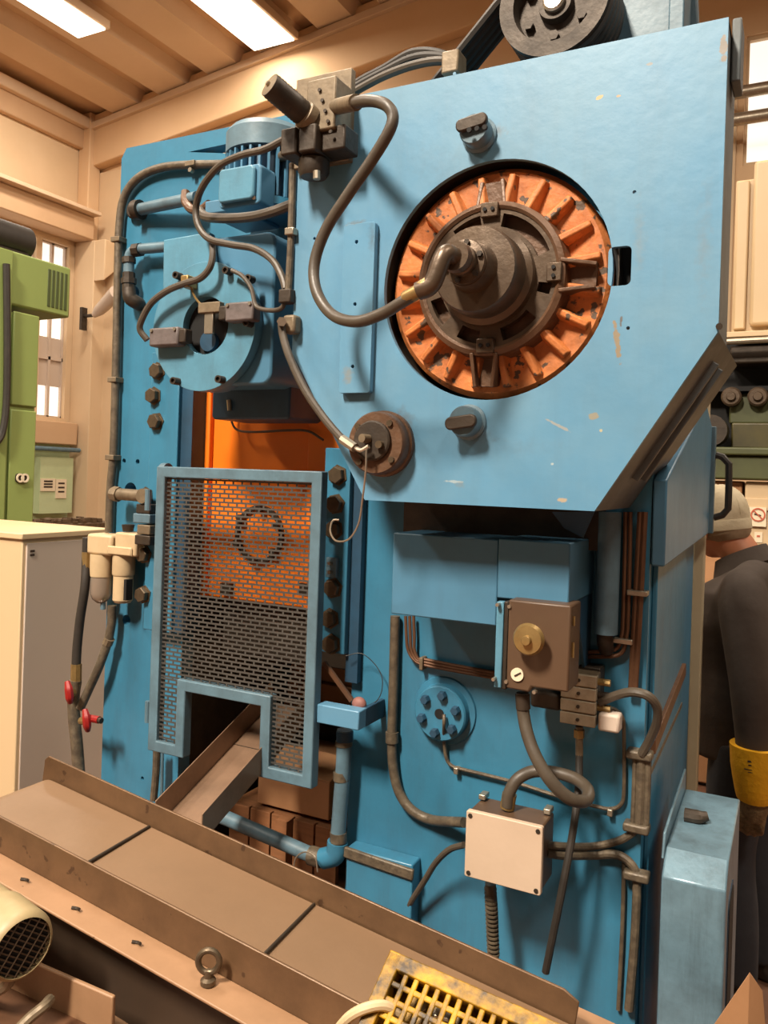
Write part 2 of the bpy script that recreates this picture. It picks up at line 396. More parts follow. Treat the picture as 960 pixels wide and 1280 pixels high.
# back wall with its girder; a window far right
wx0, wx1 = P(931, 120, YB).x, P(931, 120, YB).x+2.4
wz0, wz1 = P(945, 205, YB).z, P(945, 42, YB).z
wall_back = st('wall_back', sheet([(XL-0.3, 0), (XRIGHT, 0), (XRIGHT, zr(XRIGHT)), (XL-0.3, zr(XL-.3))], [[(wx0, wz0), (wx1, wz0), (wx1, wz1), (wx0, wz1)]], YB, YB+0.3), WALL)
gz = P(118, 205, YB-0.35).z
gd = ZC-gz
put('girder', MB().prism([(XL, gz), (XRIGHT, zr(XRIGHT)-gd), (XRIGHT, zr(XRIGHT)-.05), (XL, ZC-.05)], YB-0.22, YB), WALL, wall_back, bevel=0.02)
put('girder_lip', MB().prism([(XL, ZC-.34), (XRIGHT, zr(XRIGHT)-.34), (XRIGHT, zr(XRIGHT)-.22), (XL, ZC-.22)], YB-0.30, YB), CEIL2, wall_back, bevel=0.01)
for i in range(5):
    x = XL+1.3+i*2.2
    put('wall_panel', MB().box(x-1.06, x+1.06, YB-0.05, YB, 0.2, gz-0.03), WALLL, wall_back, bevel=0.01)
window_1 = st('window_1', MB().box(wx0, wx1, YB+0.12, YB+0.14, wz0, wz1), GLASSW)
for k in range(4):
    x = wx0+(wx1-wx0)*k/3
    put('window_frame', MB().box(x-0.035, x+0.035, YB+0.06, YB+0.16, wz0, wz1), WALLL, window_1)
for z in (wz0, wz1):
    put('window_frame', MB().box(wx0, wx1, YB+0.05, YB+0.16, z-0.05, z+0.05), WALLL, window_1)
# left wall (plane X = XL): openings for windows between pilasters
def zx(px, py): return PX(px, py, XL).z
def yx(px, py=400): return PX(px, py, XL).y
zr0 = zx(60, 300)                                # underside of the rail beam
sill = zx(70, 522)
wy = [(yx(52)-1.9, yx(52)-0.15), (yx(50), yx(84))]
mbw = MB()
zs = zx(70, 560)
mbw.box(XL-0.3, XL, -7, YB, 0, sill)
mbw.box(XL-0.3, XL, -7, YB, zr0, ZC)
ys = [-7, wy[0][0], wy[0][1], wy[1][0], wy[1][1], YB]
for a, b in ((0, 1), (2, 3), (4, 5)): mbw.box(XL-0.3, XL, ys[a], ys[b], sill, zr0)
wall_left = st('wall_left', mbw, WALLL)
put('dado', MB().box(XL, XL+0.03, -7, YB-0.02, 0, zx(70, 556)), DADO, wall_left)
put('sill_beam', MB().box(XL, XL+0.30, -7, YB-0.4, zx(70, 556), zx(70, 528)), CEIL, wall_left, bevel=0.02)
put('pipe_rail', MB().cyl((XL+0.36, -7, zx(70, 562)), (XL+0.36, YB-0.4, zx(70, 562)), 0.04, n=12), STEELB, wall_left)
# crane rail beam
bz1, bz0 = zx(60, 262), zx(60, 292)
put('rail_beam', MB().box(XL, XL+0.45, -7, YB-0.3, bz0, bz1), CEIL, wall_left, bevel=0.02)
put('rail_beam_flange', MB().box(XL, XL+0.62, -7, YB-0.3, bz1, bz1+0.07), CEIL2, wall_left, bevel=0.01)
put('upper_fascia', MB().box(XL, XL+0.12, -7, YB-0.3, zx(40, 160), ZC-0.2), CEIL, wall_left, bevel=0.02)
put('upper_rail', MB().box(XL, XL+0.25, -7, YB-0.3, ZC-0.3, ZC-0.1), CEIL2, wall_left, bevel=0.02)
put('corner_column', MB().box(XL, XL+0.28, YB-0.32, YB-0.05, 0, ZC), WALL, wall_left, bevel=0.02)
pl = wall_left
put('pilaster', MB().box(XL, XL+0.34, yx(92), yx(92)+0.55, zx(110, 650), bz0), WALLL, pl, bevel=0.015)
put('pilaster', MB().box(XL, XL+0.5, yx(112), YB-0.33, zx(110, 650), bz0), WALLL, pl, bevel=0.015)
put('corbel', MB().prismx([(yx(104), bz0), (YB-0.32, bz0), (YB-0.32, bz0-0.75), (yx(104), bz0-0.55)], XL, XL+0.75), WALLL, pl, bevel=0.02)
nwin = 0
for (a, b) in wy:
    wn = st('window_%d' % (2+nwin), MB().box(XL-0.16, XL-0.14, a, b, sill, zr0), GLASSW); nwin += 1
    for k in range(3):
        y = a+(b-a)*k/2
        put('window_frame', MB().box(XL-0.2, XL-0.08, y-0.025, y+0.025, sill, zr0), PINKG, wn)
    for t in (0, 0.34, 0.62, 1):
        z = sill+(zr0-sill)*t
        put('window_frame', MB().box(XL-0.2, XL-0.08, a, b, z-0.03, z+0.03), PINKG, wn)
    put('blind', MB().box(XL-0.13, XL-0.12, a+0.02, b-0.02, sill+(zr0-sill)*0.18, sill+(zr0-sill)*0.46), PINKG, wn)
# papers pinned low on the left wall, a wall lamp arm, clutter shelf
def paper(px0, py0, px1, py1, label):
    y0, y1 = PX(px0, py0, XL+0.35).y, PX(px1, py0, XL+0.35).y
    z0, z1 = PX(px0, py1, XL+0.35).z, PX(px0, py0, XL+0.35).z
    t = empty('wall_notice', (XL+0.31, (y0+y1)/2, z0), label, 'notice')
    put('paper_sheet', MB().box(XL+0.30, XL+0.32, y0, y1, z0, z1), PAPER, t)
    for k in range(3):
        z = z1-(z1-z0)*(0.2+0.22*k)
        put('printed_line', MB().box(XL+0.32, XL+0.323, y0+(y1-y0)*0.2, y0+(y1-y0)*0.8, z-0.02, z+0.01), INK, t)
put('notice_board', MB().box(XL+0.03, XL+0.30, PX(50, 600, XL+.3).y, PX(91, 600, XL+.3).y, zx(70, 640), zx(70, 572)), DADO, wall_left)
paper(53, 598, 71, 614, 'cream paper notice hanging from a wire on the green wall')
paper(72, 599, 85, 623, 'dog-eared grey notice pinned right of the cream one')
# lamps
def lamp(c, sx, sy, label, power):
    t = empty('ceiling_lamp', c, label, 'lamp', 'hall ceiling lamps')
    put('housing', MB().box(c[0]-sx/2-0.05, c[0]+sx/2+0.05, c[1]-sy/2-0.05, c[1]+sy/2+0.05, c[2]+0.02, c[2]+0.14), CEIL2, t, bevel=0.01)
    put('diffuser', MB().box(c[0]-sx/2, c[0]+sx/2, c[1]-sy/2, c[1]+sy/2, c[2]-0.01, c[2]+0.03), LAMP, t)
    for q in (-1, 1):
        put('hanger', MB().cyl((c[0], c[1]+q*sy*0.4, c[2]+0.13), (c[0], c[1]+q*sy*0.4, zr(c[0])), 0.012, n=8), DARKST, t)
    if power:
        l = bpy.data.lights.new('lamp_light', 'AREA'); l.shape = 'RECTANGLE'; l.size = sx; l.size_y = sy
        l.energy = power; l.color = LIGHT_COLOR
        lo = bpy.data.objects.new('lamp_light', l); COL.objects.link(lo); lo.parent = t; lo.location = (0, 0, -0.03)
zl = ZC-0.45
def roof_lamp(px, py):
    z = zl
    for _ in range(12):
        a = PZ(px, py, z); z = zr(a.x)-.34
    return (a.x, a.y, a.z)
lamp(roof_lamp(77, 18), 0.55, 1.1, 'bright rectangular ceiling lamp in the top left corner', LIGHT_POWER*0.9)
lamp(roof_lamp(293, 15), 0.75, 2.0, 'long bright ceiling lamp between the ribs above the valve', LIGHT_POWER*0.5)
for x, y, k, lb in ((-1.9, -4.0, 9.0, 'long ceiling lamp hung in the hall behind the camera'), (-6.5, -1.5, 1.8, 'added unseen fill lamp hung behind the camera towards the left wall'), (3.0, -1.0, 1.2, 'added unseen fill lamp hung behind the camera on its right'), (-3.2, 2.5, 1.2, 'added unseen fill lamp hung straight above the press'), (2.2, 5.5, 1.5, 'added unseen fill lamp hung right of the man above the aisle')):  # first is the key lamp; the others are added, unseen fill lamps
    lamp((x, y, zl), 0.8, 2.0, lb, LIGHT_POWER*k)
# ================================================================== THE PRESS
YP = 1.55                        # face of the flywheel guard plate
Y1 = 1.90                        # front of the press frame
YREAR = 2.72
press = empty('mechanical_press', (-1.1, 2.2, 0.0), 'large blue mechanical stamping press with orange flywheel clutch and mesh guard', 'press')
XA = P(140, 560, Y1).x; XB = P(806, 900, Y1).x; ZT = P(150, 187, Y1).z
OX0, OX1 = P(237, 520, Y1).x, P(440, 850, Y1).x
OZ0, OZ1 = 0.30, P(300, 455, Y1).z
def pc(px, py, Y): a = P(px, py, Y); return (a.x, a.z)
holes = [[(OX0, OZ0), (OX1, OZ0), (OX1, OZ1), (OX0, OZ1)]]
for px, py, r in ((155, 576, 3), (172, 577, 3.2), (163, 613, 10), (158, 775, 6.5), (166, 368, 11), (178, 973, 2.5)):
    c = pc(px, py, Y1); holes.append(circ(c[0], c[1], M(r, px, py, Y1), 20))
c = P(268, 187, Y1)
holes.append([pc(235, 190, Y1), pc(292, 178, Y1), pc(292, 192, Y1)])
put('front_frame', sheet([(XA, 0.0), (XB, 0.0), (XB, ZT-0.25), (XA+1.55, ZT), (XA+0.02, ZT), (XA, ZT-0.03)], holes, Y1, Y1+0.05), BLUE2, press, angle=8)
put('side_plate', MB().box(XA, XA+0.04, Y1+0.05, YREAR, 0, ZT-0.03), BLUE2, press)
put('side_plate', MB().box(XB-0.04, XB, Y1+0.05, YREAR, 0, ZT-0.3), BLUE3, press)
put('rear_frame', MB().box(XA+0.04, XB-0.04, YREAR-0.05, YREAR, 1.35, ZT-0.3), BLUED, press)
put('crown', MB().box(OX0+0.0, XB-0.05, Y1+0.12, YREAR-0.1, OZ1+0.02, ZT-0.3), BLUED, press)
# foot step with a weld strip at the lower right
x0, x1, z0, z1 = R(432, 1070, 515, 1125, Y1-0.05)
put('foot_block', MB().box(x0, x1, Y1-0.05, Y1, 0.25, z1), BLUE2, press, bevel=0.004)
put('weld_strip', MB().bar(tp((430, 1064, Y1-0.052))[0], P(517, 1094, Y1-0.052), 0.012, 0.028), CONDUIT, press, bevel=0.004)
# ---- hex bolts (one mesh, many copies)
def hexbolt(name, px, py, Y, rpx, mt=BOLT, parent=press, h=0.8):
    r = M(rpx, px, py, Y); c = P(px, py, Y)
    return put(name, MB().lathe([(r*1.25, 0), (r*1.25, -r*0.12), (r, -r*0.12), (r, -r*h), (r*0.9, -r*(h+.1))][::1], c, -FRONT*1.0, 6, random.random()), mt, parent, origin=c, angle=20)
proto = hexbolt('gib_bolt', 198, 464, Y1-0.045, 9.5)
for px, py in ((193, 495), (196, 527), (183, 620), (181, 693), (180, 743), (423, 594), (420, 630), (418, 662), (417, 735), (413, 773), (415, 805)):
    b = copyo(proto, press, P(px, py, Y1-0.045)); b.rotation_euler.y = random.random()
# ---- gibs left and right of the slide
x0, x1, z0, z1 = R(182, 440, 222, 790, Y1-0.045)
put('gib', MB().box(P(184, 620, Y1-.045).x, P(222, 540, Y1-.045).x, Y1-0.045, Y1, z0, z1), BLUE2, press, bevel=0.003)
put('gib_edge_strip', MB().box(P(222, 540, Y1-.03).x, P(240, 540, Y1-.03).x, Y1-0.03, Y1+0.03, z0, z1), BLUED, press)
zb = P(425, 818, Y1-.045).z; zt = P(425, 560, Y1-.045).z
put('gib', MB().box(P(402, 700, Y1-.045).x, P(434, 700, Y1-.045).x, Y1-0.045, Y1+0.02, zb, zt), BLUE2, press, bevel=0.003)
put('gib_edge_strip', MB().box(P(435, 700, Y1-.03).x, P(450, 700, Y1-.03).x, Y1-0.025, Y1, P(440, 850, Y1).z, zt), BLUED, press)  # dark blue bar: shading of the frame-edge step put into the colour
# lubrication union on the right gib
x0, x1, z0, z1 = R(407, 697, 420, 722, Y1-.06)
u = put('grease_union', MB().box(x0, x1, Y1-0.06, Y1-0.045, z0, z1), STEELB, press, bevel=0.002)
for py in (704, 715):
    put('grease_nipple', MB().cyl(P(414, py, Y1-.06), P(414, py, Y1-.06)+FRONT*0.012, 0.005, n=8), ZINC, u)
# ---- slide
SY = Y1+0.05
sx0, sx1 = OX0+0.012, OX1-0.012
sz0, sz1 = P(315, 752, SY).z, OZ1+0.1
slide = put('slide', MB().box(sx0, sx1, SY, SY+0.45, sz0, sz1), ORANGE, press, bevel=0.004, label='bright orange slide between the gibs')
xr = P(262, 540, SY-0.02).x
put('slide_rail', MB().box(sx0, xr, SY-0.02, SY, sz0, sz1), ORANGE, slide, bevel=0.004)
x0 = P(385, 540, SY-0.015).x
put('slide_rail', MB().box(x0, sx1, SY-0.015, SY, sz0, sz1), ORANGE, slide, bevel=0.004)
c = P(323, 668, SY-.01); r = M(36, 323, 668, SY)
put('clamp_ring', MB().lathe([(r*0.86, 0), (r*0.86, 0.012), (r, 0.012), (r, 0)], c+Vector((0, .01, 0)), FRONT, 32, ring=True), DARKST, slide)
for k in range(6):
    t = k*math.pi/3+0.4
    q = c+Vector((math.cos(t)*r*0.9, 0.0, math.sin(t)*r*0.9))
    put('ring_bolt', MB().lathe([(0.011, 0), (0.011, 0.018)], q, FRONT, 6), DARKST, slide)
for px in (281, 380):
    put('slide_lug', MB().box(*[P(px+d, 735, SY-.02).x for d in (-6, 6)], SY-0.02, SY+0.01, P(px, 742, SY).z, P(px, 728, SY).z), DARKST, slide)
put('slide_screw', MB().cyl(P(383, 512, SY-.015), P(383, 512, SY-.015)+FRONT*0.006, 0.006, n=10), DARKST, slide)
put('sensor_cable', MB().tube(tp((290, 512, SY-.03), (290, 528, SY-.03), (298, 538, SY-.03), (320, 540, SY-.03), (360, 538, SY-.03), (385, 539, SY-.03), (404, 550, SY-.04)), 0.0035, 6), HOSE, press)
# upper die, die set, bolster under the slide
die = put('die_block', MB().box(sx0+0.06, sx1-0.06, SY+0.05, SY+0.4, sz0-0.17, sz0), DARKST, press, bevel=0.004)
put('bolster', MB().box(OX0-.05, OX1+.05, 2.46, YREAR-0.05, 0.72, 0.84), DARKST, press, bevel=0.004)
put('inner_shade', MB().box(OX0-.06, OX0-.02, Y1+.06, YREAR-.05, 0.05, OZ1), DARKST, press)  # added dark sheet: painted shade on the left inside of the press
put('rear_shade', MB().box(XA+.04, XB-.04, YREAR-.05, YREAR, 0.05, 0.72), DARKST, press)  # added dark sheet standing in for the unlit depth of the press
# ---- flywheel guard plate
poly = [pc(372, 138, YP), pc(912, 17, YP), pc(897, 414, YP), pc(743, 638, YP), pc(456, 626, YP), pc(368, 440, YP)]
gx0 = (poly[0][0]+poly[5][0])/2; gx1 = (poly[1][0]+poly[2][0])/2
gzt = (poly[0][1]+poly[1][1])/2; gzb = (poly[3][1]+poly[4][1])/2
zsl = poly[5][1]; zsr = poly[2][1]; bx0, bx1 = poly[4][0], poly[3][0]
wc = P(613.5, 350, YP); WR = M(150, 613, 350, YP)
s = R(760, 308, 789, 357, YP)
outline = [(gx0, gzt), (gx1, gzt), (gx1, zsr), (bx1, gzb), (bx0, gzb), (gx0, zsl)]
gh = [circ(wc.x, wc.z, WR, 72), rrect(s[0], s[1], s[2], s[3], 0.010)]
for px, py in ((393, 298), (393, 326), (568, 92), (793, 240), (785, 410)):
    q = pc(px, py, YP); gh.append(circ(q[0], q[1], 0.0035, 10))
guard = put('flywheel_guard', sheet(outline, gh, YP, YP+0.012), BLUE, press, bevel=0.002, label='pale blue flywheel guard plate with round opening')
# guard returns: right side, lower diagonals, bottom lip, left
GB = Y1-0.02
put('guard_return', MB().box(gx1-0.012, gx1, YP+0.012, 1.72, zsr, gzt), GREYP, guard)
n = Vector((gx1-bx1, 0, zsr-gzb)); nn = Vector((n.z, 0, -n.x)).normalized()*-0.012
def ret(a, b, nm='guard_return', mt=GREYP):
    q = [a, b, (b[0]+nn.x, b[1]+nn.z), (a[0]+nn.x, a[1]+nn.z)]
    return put(nm, MB().prism(q, YP+0.012, 2.0), mt, guard)
rt = ret((bx1, gzb), (gx1, zsr))
put('guard_return', MB().prism([(bx0, gzb), (gx0, zsl), (gx0+0.012, zsl), (bx0+0.012, gzb)], YP+0.012, GB), GREYP, guard)
put('guard_return', MB().box(gx0, gx0+0.012, YP+0.012, GB, zsl, gzt), BLUED, guard)
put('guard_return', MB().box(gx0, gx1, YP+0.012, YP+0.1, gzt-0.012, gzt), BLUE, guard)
# pressed slot along the right diagonal
dA = Vector((bx1, 0, gzb)); dv = Vector((gx1-bx1, 0, zsr-gzb)); dn = Vector((dv.z, 0, -dv.x)).normalized()
a = dA+dv*0.20; b = dA+dv*0.90
for yy, nm, mt, wd in ((1.74, 'slot_recess', BLACK, 0.034), (1.695, 'slot_lip', GREYP, 0.014), (1.785, 'slot_lip', GREYP, 0.012)):
    put(nm, MB().bar(a+Vector((0, yy, 0))+dn*0.002, b+Vector((0, yy, 0))+dn*0.002, wd, 0.008 if mt is BLACK else 0.022, up=tuple(dn)), mt, guard, bevel=0.002)
put('corner_bracket', MB().box(gx1+0.002, gx1+0.018, YP+0.05, YP+0.12, P(925, 84, YP).z, P(925, 2, YP).z), GREYP, guard, bevel=0.003)
put('edge_screw', MB().cyl(P(899, 408, YP-.001), P(899, 408, YP-.008), 0.006, n=10), DARKST, guard)
# strap plate riveted on the guard
x0, x1, z0, z1 = R(426, 279, 465, 491, YP-0.02)
sh = [circ(P(px, py, YP-.02).x, P(px, py, YP-.02).z, 0.004, 10) for px, py in ((445, 302), (443, 380), (440, 458))]
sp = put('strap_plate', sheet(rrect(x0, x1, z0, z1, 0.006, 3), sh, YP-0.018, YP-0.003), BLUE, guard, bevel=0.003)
# pivot pins with keeper clips
def pin(px, py, clip_dy):
    c = P(px, py, YP); r = M(20, px, py, YP)
    p = put('pivot_pin', MB().lathe([(r*1.12, 0), (r*1.12, 0.006), (r*0.95, 0.010), (r*0.95, 0.035), (r*0.88, 0.040)], c, FRONT, 28), STEELB, guard)
    q = c+FRONT*0.041
    kp_ = [(x*math.cos(.14)-z*math.sin(.14)+q.x, x*math.sin(.14)+z*math.cos(.14)+q.z+clip_dy) for x, z in rrect(-r*1.02, r*1.02, -r*.40, r*.40, r*.36)]
    k = put('keeper_clip', MB().prism(kp_, q.y-0.012, q.y), DARKST, p, bevel=0.003)
    return p
pin(600, 170, 0.008); pin(587, 528, -0.003)
c = P(590, 163, YP-.055)
for dx in (-0.016, 0, 0.016):
    put('clip_screw', MB().cyl(c+Vector((dx+.012, 0, 0)), c+Vector((dx+.012, -0.006, 0)), 0.005, n=10), BLACK, guard)
# sensor housing at the lower left corner of the guard
c = P(481, 555, YP); r = M(40, 480, 556, YP)
sd = put('sensor_housing', MB().lathe([(r*1.03, 0), (r*1.03, 0.012), (r*0.97, 0.016), (r*0.97, 0.040), (r*0.92, 0.045)], c, FRONT, 40), ORBROWN, guard, label='round brown sensor housing')
c2 = c+FRONT*0.045
put('housing_cap', MB().lathe([(r*0.62, 0), (r*0.62, 0.008), (r*0.57, 0.011)], c2+Vector((-0.004, 0, 0.004)), FRONT, 32), DARKST, sd)
for k in range(4):
    t = math.radians(50+90*k); q = c2+Vector((math.cos(t)*r*0.78, 0, math.sin(t)*r*0.78))
    put('cap_screw', MB().cyl(q, q+FRONT*0.006, 0.0065, n=10), BOLT, sd)
q = c2+FRONT*0.011
put('lead_socket', MB().cyl(q+Vector((-.01, 0, .008)), q+Vector((-.014, -0.022, .008)), 0.009, n=12), CAST, sd)
put('lead_socket', MB().cyl(q+Vector((.02, 0, -.004)), q+Vector((.02, -0.012, -.004)), 0.008, n=12), BOLT, sd)
put('dangling_lead', MB().tube(tp((458, 562, 1.47), (457, 590, 1.475), (453, 625, 1.49), (448, 655, 1.50), (436, 674, 1.52), (420, 676, 1.55), (413, 664, 1.57), (416, 651, 1.58), (424, 650, 1.58)), 0.0022, 6), ZINC, sd)
# ---- flywheel and clutch
WY = YP+0.028
fw = put('flywheel', MB().lathe([(0.02, 0.0), (WR*0.62, 0.0), (WR*0.64, 0.0), (WR*0.93, 0.0), (WR*0.975, -0.012), (WR*0.975, -0.13), (0.02, -0.13)], Vector((wc.x, WY, wc.z)), FRONT, 72), ORANGED, press, label='dirty orange ribbed flywheel behind the round opening')
WC = Vector((wc.x, WY, wc.z))
def wp(a, rr, y=0.0): t = math.radians(a); return WC+Vector((math.cos(t)*rr*WR, y, math.sin(t)*rr*WR))
for k in range(20):                              # cooling ribs, each a tapered fin
    a = 9+18*k
    if min(abs((a-q+180) % 360-180) for q in (0, 90, 270)) < 6: continue
    t = Vector((-math.sin(math.radians(a)), 0, math.cos(math.radians(a))))
    vs = []
    for rr, hw, h in ((0.62, 0.011, 0.030), (0.90, 0.009, 0.016)):
        for sgn in (-1, 1):
            vs.append(wp(a, rr, 0.006)+t*hw*1.4*sgn); vs.append(wp(a, rr, -h)+t*hw*0.6*sgn)
    put('cooling_rib', MB().add(vs, [(0,1,3,2),(4,6,7,5),(0,4,5,1),(2,3,7,6),(1,5,7,3),(0,2,6,4)]), ORANGED, fw, bevel=0.003)
put('clutch_ring', MB().lathe([(WR*0.575, 0.0), (WR*0.575, 0.042), (WR*0.60, 0.046), (WR*0.64, 0.040), (WR*0.66, 0.0)], WC, FRONT, 64, ring=True), ORBROWN, fw)
def arm(a, wd, r0, r1, h=0.045):
    t = Vector((-math.sin(math.radians(a)), 0, math.cos(math.radians(a))))
    o = put('clutch_arm', MB().add([wp(a, r0, .0)-t*wd, wp(a, r0, 0)+t*wd, wp(a, r1, 0)+t*wd*0.72, wp(a, r1, 0)-t*wd*0.72,
        wp(a, r0, -.012)-t*wd, wp(a, r0, -.012)+t*wd, wp(a, r1, -.012)+t*wd*0.72, wp(a, r1, -.012)-t*wd*0.72],
        [(0,1,2,3),(7,6,5,4),(0,4,5,1),(1,5,6,2),(2,6,7,3),(3,7,4,0)]), ORBROWN, fw)
    for sg in (-1, 1):
        p0 = wp(a, r0-.02, -h)+t*wd*sg; p1 = wp(a, r1, -h*0.45)+t*wd*0.72*sg
        put('arm_cheek', MB().bar(p0+Vector((0, h*.45, 0)), p1+Vector((0, h*0.2, 0)), 0.008, h*0.95, up=(0, 1, 0)), ORBROWN, o, bevel=0.002)
    return o
arm(-2, 0.030, 0.60, 0.86); arm(268, 0.026, 0.62, 0.88); arm(92, 0.030, 0.60, 0.84, 0.03)
for a in (0, 90, 270):                            # drive keys with two screws
    t = Vector((-math.sin(math.radians(a)), 0, math.cos(math.radians(a))))
    k = put('drive_key', MB().bar(wp(a, 0.50, -0.045), wp(a, 0.62, -0.045), 0.036, 0.014, up=(0, 1, 0)), GREASE, fw, bevel=0.002)
    for sg in (-1, 1):
        q = wp(a, 0.56, -0.053)+t*0.008*sg
        put('key_screw', MB().cyl(q, q+FRONT*0.003, 0.004, n=8), BLACK, k)
# inner drum dish with kidney windows
hol = []
for a0, a1 in ((20, 78), (100, 128), (196, 222), (285, 320), (240, 262), (342, 352)):
    pts = []
    for i in range(9): t = math.radians(a0+(a1-a0)*i/8); pts.append((wc.x+math.cos(t)*WR*0.54, wc.z+math.sin(t)*WR*0.54))
    for i in range(9): t = math.radians(a1-(a1-a0)*i/8); pts.append((wc.x+math.cos(t)*WR*0.43, wc.z+math.sin(t)*WR*0.43))
    hol.append(pts)
put('clutch_disc', sheet(circ(wc.x, wc.z, WR*0.578, 64), hol, WY-0.040, WY-0.022), GREASE, fw, bevel=0.003)
put('clutch_back', MB().lathe([(0.02, 0.012), (WR*0.57, 0.012), (WR*0.57, 0.0)], WC+FRONT*0.0, FRONT, 48), ORBROWN, fw)
put('dust_cover', MB().lathe([(WR*0.40, 0.035), (WR*0.40, 0.060), (WR*0.355, 0.068), (WR*0.35, 0.115), (WR*0.335, 0.122), (WR*0.20, 0.124), (WR*0.185, 0.135), (WR*0.175, 0.165)], WC, FRONT, 48), GREASE, fw)
HB = WC+FRONT*0.165
sc = put('rotary_union', MB().lathe([(WR*0.17, 0), (WR*0.17, 0.012), (WR*0.12, 0.014), (WR*0.12, 0.028), (WR*0.105, 0.030), (WR*0.105, 0.040), (WR*0.12, 0.042), (WR*0.11, 0.055)], HB, FRONT, 28), GREASE, fw)
for k in range(6):
    t = k*math.pi/3+0.3; q = HB+Vector((math.cos(t)*WR*0.145, -0.012, math.sin(t)*WR*0.145))
    put('union_bolt', MB().lathe([(0.0055, 0), (0.0055, 0.008)], q, FRONT, 6), DARKST, sc)
HY = HB.y-0.05
HP = [HB+FRONT*0.045, HB+FRONT*0.072+Vector((-0.012, 0, -0.002)), P(540, 355, HY-0.03), P(523, 364, HY-0.03)]
put('elbow_fitting', MB().tube(HP, 0.017, 14), GREASE, sc)
put('hose_ferrule', MB().lathe([(0.0145, 0), (0.0165, .004), (0.0165, .020), (0.0135, .022), (0.0135, .05), (0.012, .056)], P(538, 356, HY-.03), P(505, 374, HY-.03)-P(538, 356, HY-.03), 18), BRASS, sc)
yh = HY-0.03
hp = tp((524, 364, yh), (505, 376, yh), (478, 392, yh+.01), (445, 402, yh+.02), (415, 393, yh+.04), (396, 365, yh+.05), (393, 330, yh+.06), (407, 288, yh+.06), (434, 245, yh+.05), (465, 200, yh+.04), (486, 165, yh+.03), (491, 145, yh+.03), (482, 131, yh+.03), (462, 126, yh+.04), (440, 129, yh+.06))
put('air_hose', MB().tube(hp, 0.0115, 14, 9), HOSE, press, label='thick grey rubber hose looping from valve to flywheel')
# ---- control valve with silencer on the guard's top left corner
VY = YP-0.02
vx0, vx1, vz0, vz1 = R(386, 100, 422, 165, VY-.06)
valve = put('control_valve', MB().box(vx0, vx1, VY-0.07, VY, vz0, vz1), CAST, press, bevel=0.004, label='sandy grey air valve with black silencer')
put('valve_plate', MB().box(*R(372, 98, 440, 215, VY+.01)[0:2], VY, VY+0.02, P(405, 205, VY).z, P(405, 92, VY).z), CAST, valve, bevel=0.002)
a = P(337, 106, 1.37); b = P(388, 150, VY-0.065); d = (b-a).normalized(); LN = (b-a).length
put('silencer', MB().lathe([(0.008, -0.002), (0.0235, 0), (0.025, 0.003), (0.025, LN*0.82), (0.029, LN*0.84), (0.029, LN)], a, d, 28), CAST, valve)
put('silencer_sleeve', MB().lathe([(0.0255, 0)]+[(0.0256+0.0012*(i % 2), LN*(0.04+0.75*i/22)) for i in range(23)]+[(0.0255, LN*0.80)], a, d, 28), DARKST, valve)
put('silencer_screw', MB().cyl(a-d*0.008, a+d*0.002, 0.0055, n=10), ZINC, valve)
x0, x1, z0, z1 = R(362, 165, 405, 198, VY-.05)
put('pilot_block', MB().box(x0, x0+(x1-x0)*0.45, VY-0.085, VY-.01, z0, z1), DARKST, valve, bevel=0.004)
put('pilot_block', MB().box(x0+(x1-x0)*0.52, x1, VY-0.085, VY-.01, z0, z1), DARKST, valve, bevel=0.004)
x0, x1, z0, z1 = R(368, 190, 415, 220, VY-.05)
put('lower_body', MB().lathe([(0.028, 0), (0.034, 0.01), (0.034, 0.035), (0.026, 0.045)], P(392, 222, VY-.04), (0, 0, 1), 18), DARKST, valve)
x0, x1, z0, z1 = R(395, 160, 434, 190, VY-.05)
put('lower_body', MB().box(x0, x1, VY-0.06, VY, z0, z1), DARKST, valve, bevel=0.004)
put('valve_spigot', MB().cyl(P(418, 134, VY-.05), P(445, 128, yh+.055), 0.016, n=16), CAST, valve)
put('drain_plug', MB().cyl(P(396, 214, VY-.06), P(396, 224, VY-.06), 0.008, n=8), ZINC, valve)
for i in range(5):
    q = P(400+i*3.5, 113+i*13, VY-0.071)
    put('valve_screw', MB().cyl(q, q+FRONT*0.004, 0.004, n=8), DARKST, valve)
# ---- pulley and belts on top
PY0, PY1 = YP+0.14, YP+0.26
pcn = P(693, 2, PY0); PR = M(70, 693, 0, PY0)
prof = [(0.012, 0.0), (PR*0.30, 0.0), (PR*0.32, -0.02), (PR*0.70, -0.02), (PR*0.74, 0.01), (PR, 0.01)]
for i in range(6):
    q = -0.018*i-0.004
    prof += [(PR, q), (PR*0.90, q-0.006), (PR*0.90, q-0.010), (PR, q-0.016)]
prof += [(PR, -0.125), (0.012, -0.125)]
pul = put('pulley', MB().lathe(prof, pcn, FRONT, 56), DARKST, press, label='grooved drive pulley above the guard')
put('shaft_cap', MB().lathe([(PR*0.20, -.02), (PR*0.20, 0.008), (PR*0.16, 0.012)], pcn, FRONT, 24), ZINC, pul)
for k in range(6):
    t = k*math.pi/3+0.5; q = pcn+Vector((math.cos(t)*PR*0.56, 0.02, math.sin(t)*PR*0.56))
    put('pulley_bolt', MB().lathe([(0.011, 0), (0.011, 0.014)], q, FRONT, 6), DARKST, pul)
b2 = P(520, 158, PY0); R2 = 0.045
put('small_pulley', MB().lathe([(R2*1.05, 0.01), (R2*1.05, -0.125)], b2, FRONT, 24), GREASE, press)
dv2 = (b2-pcn); dl = dv2.length; ang = math.atan2(dv2.z, dv2.x); be = math.asin((PR-R2)/dl)
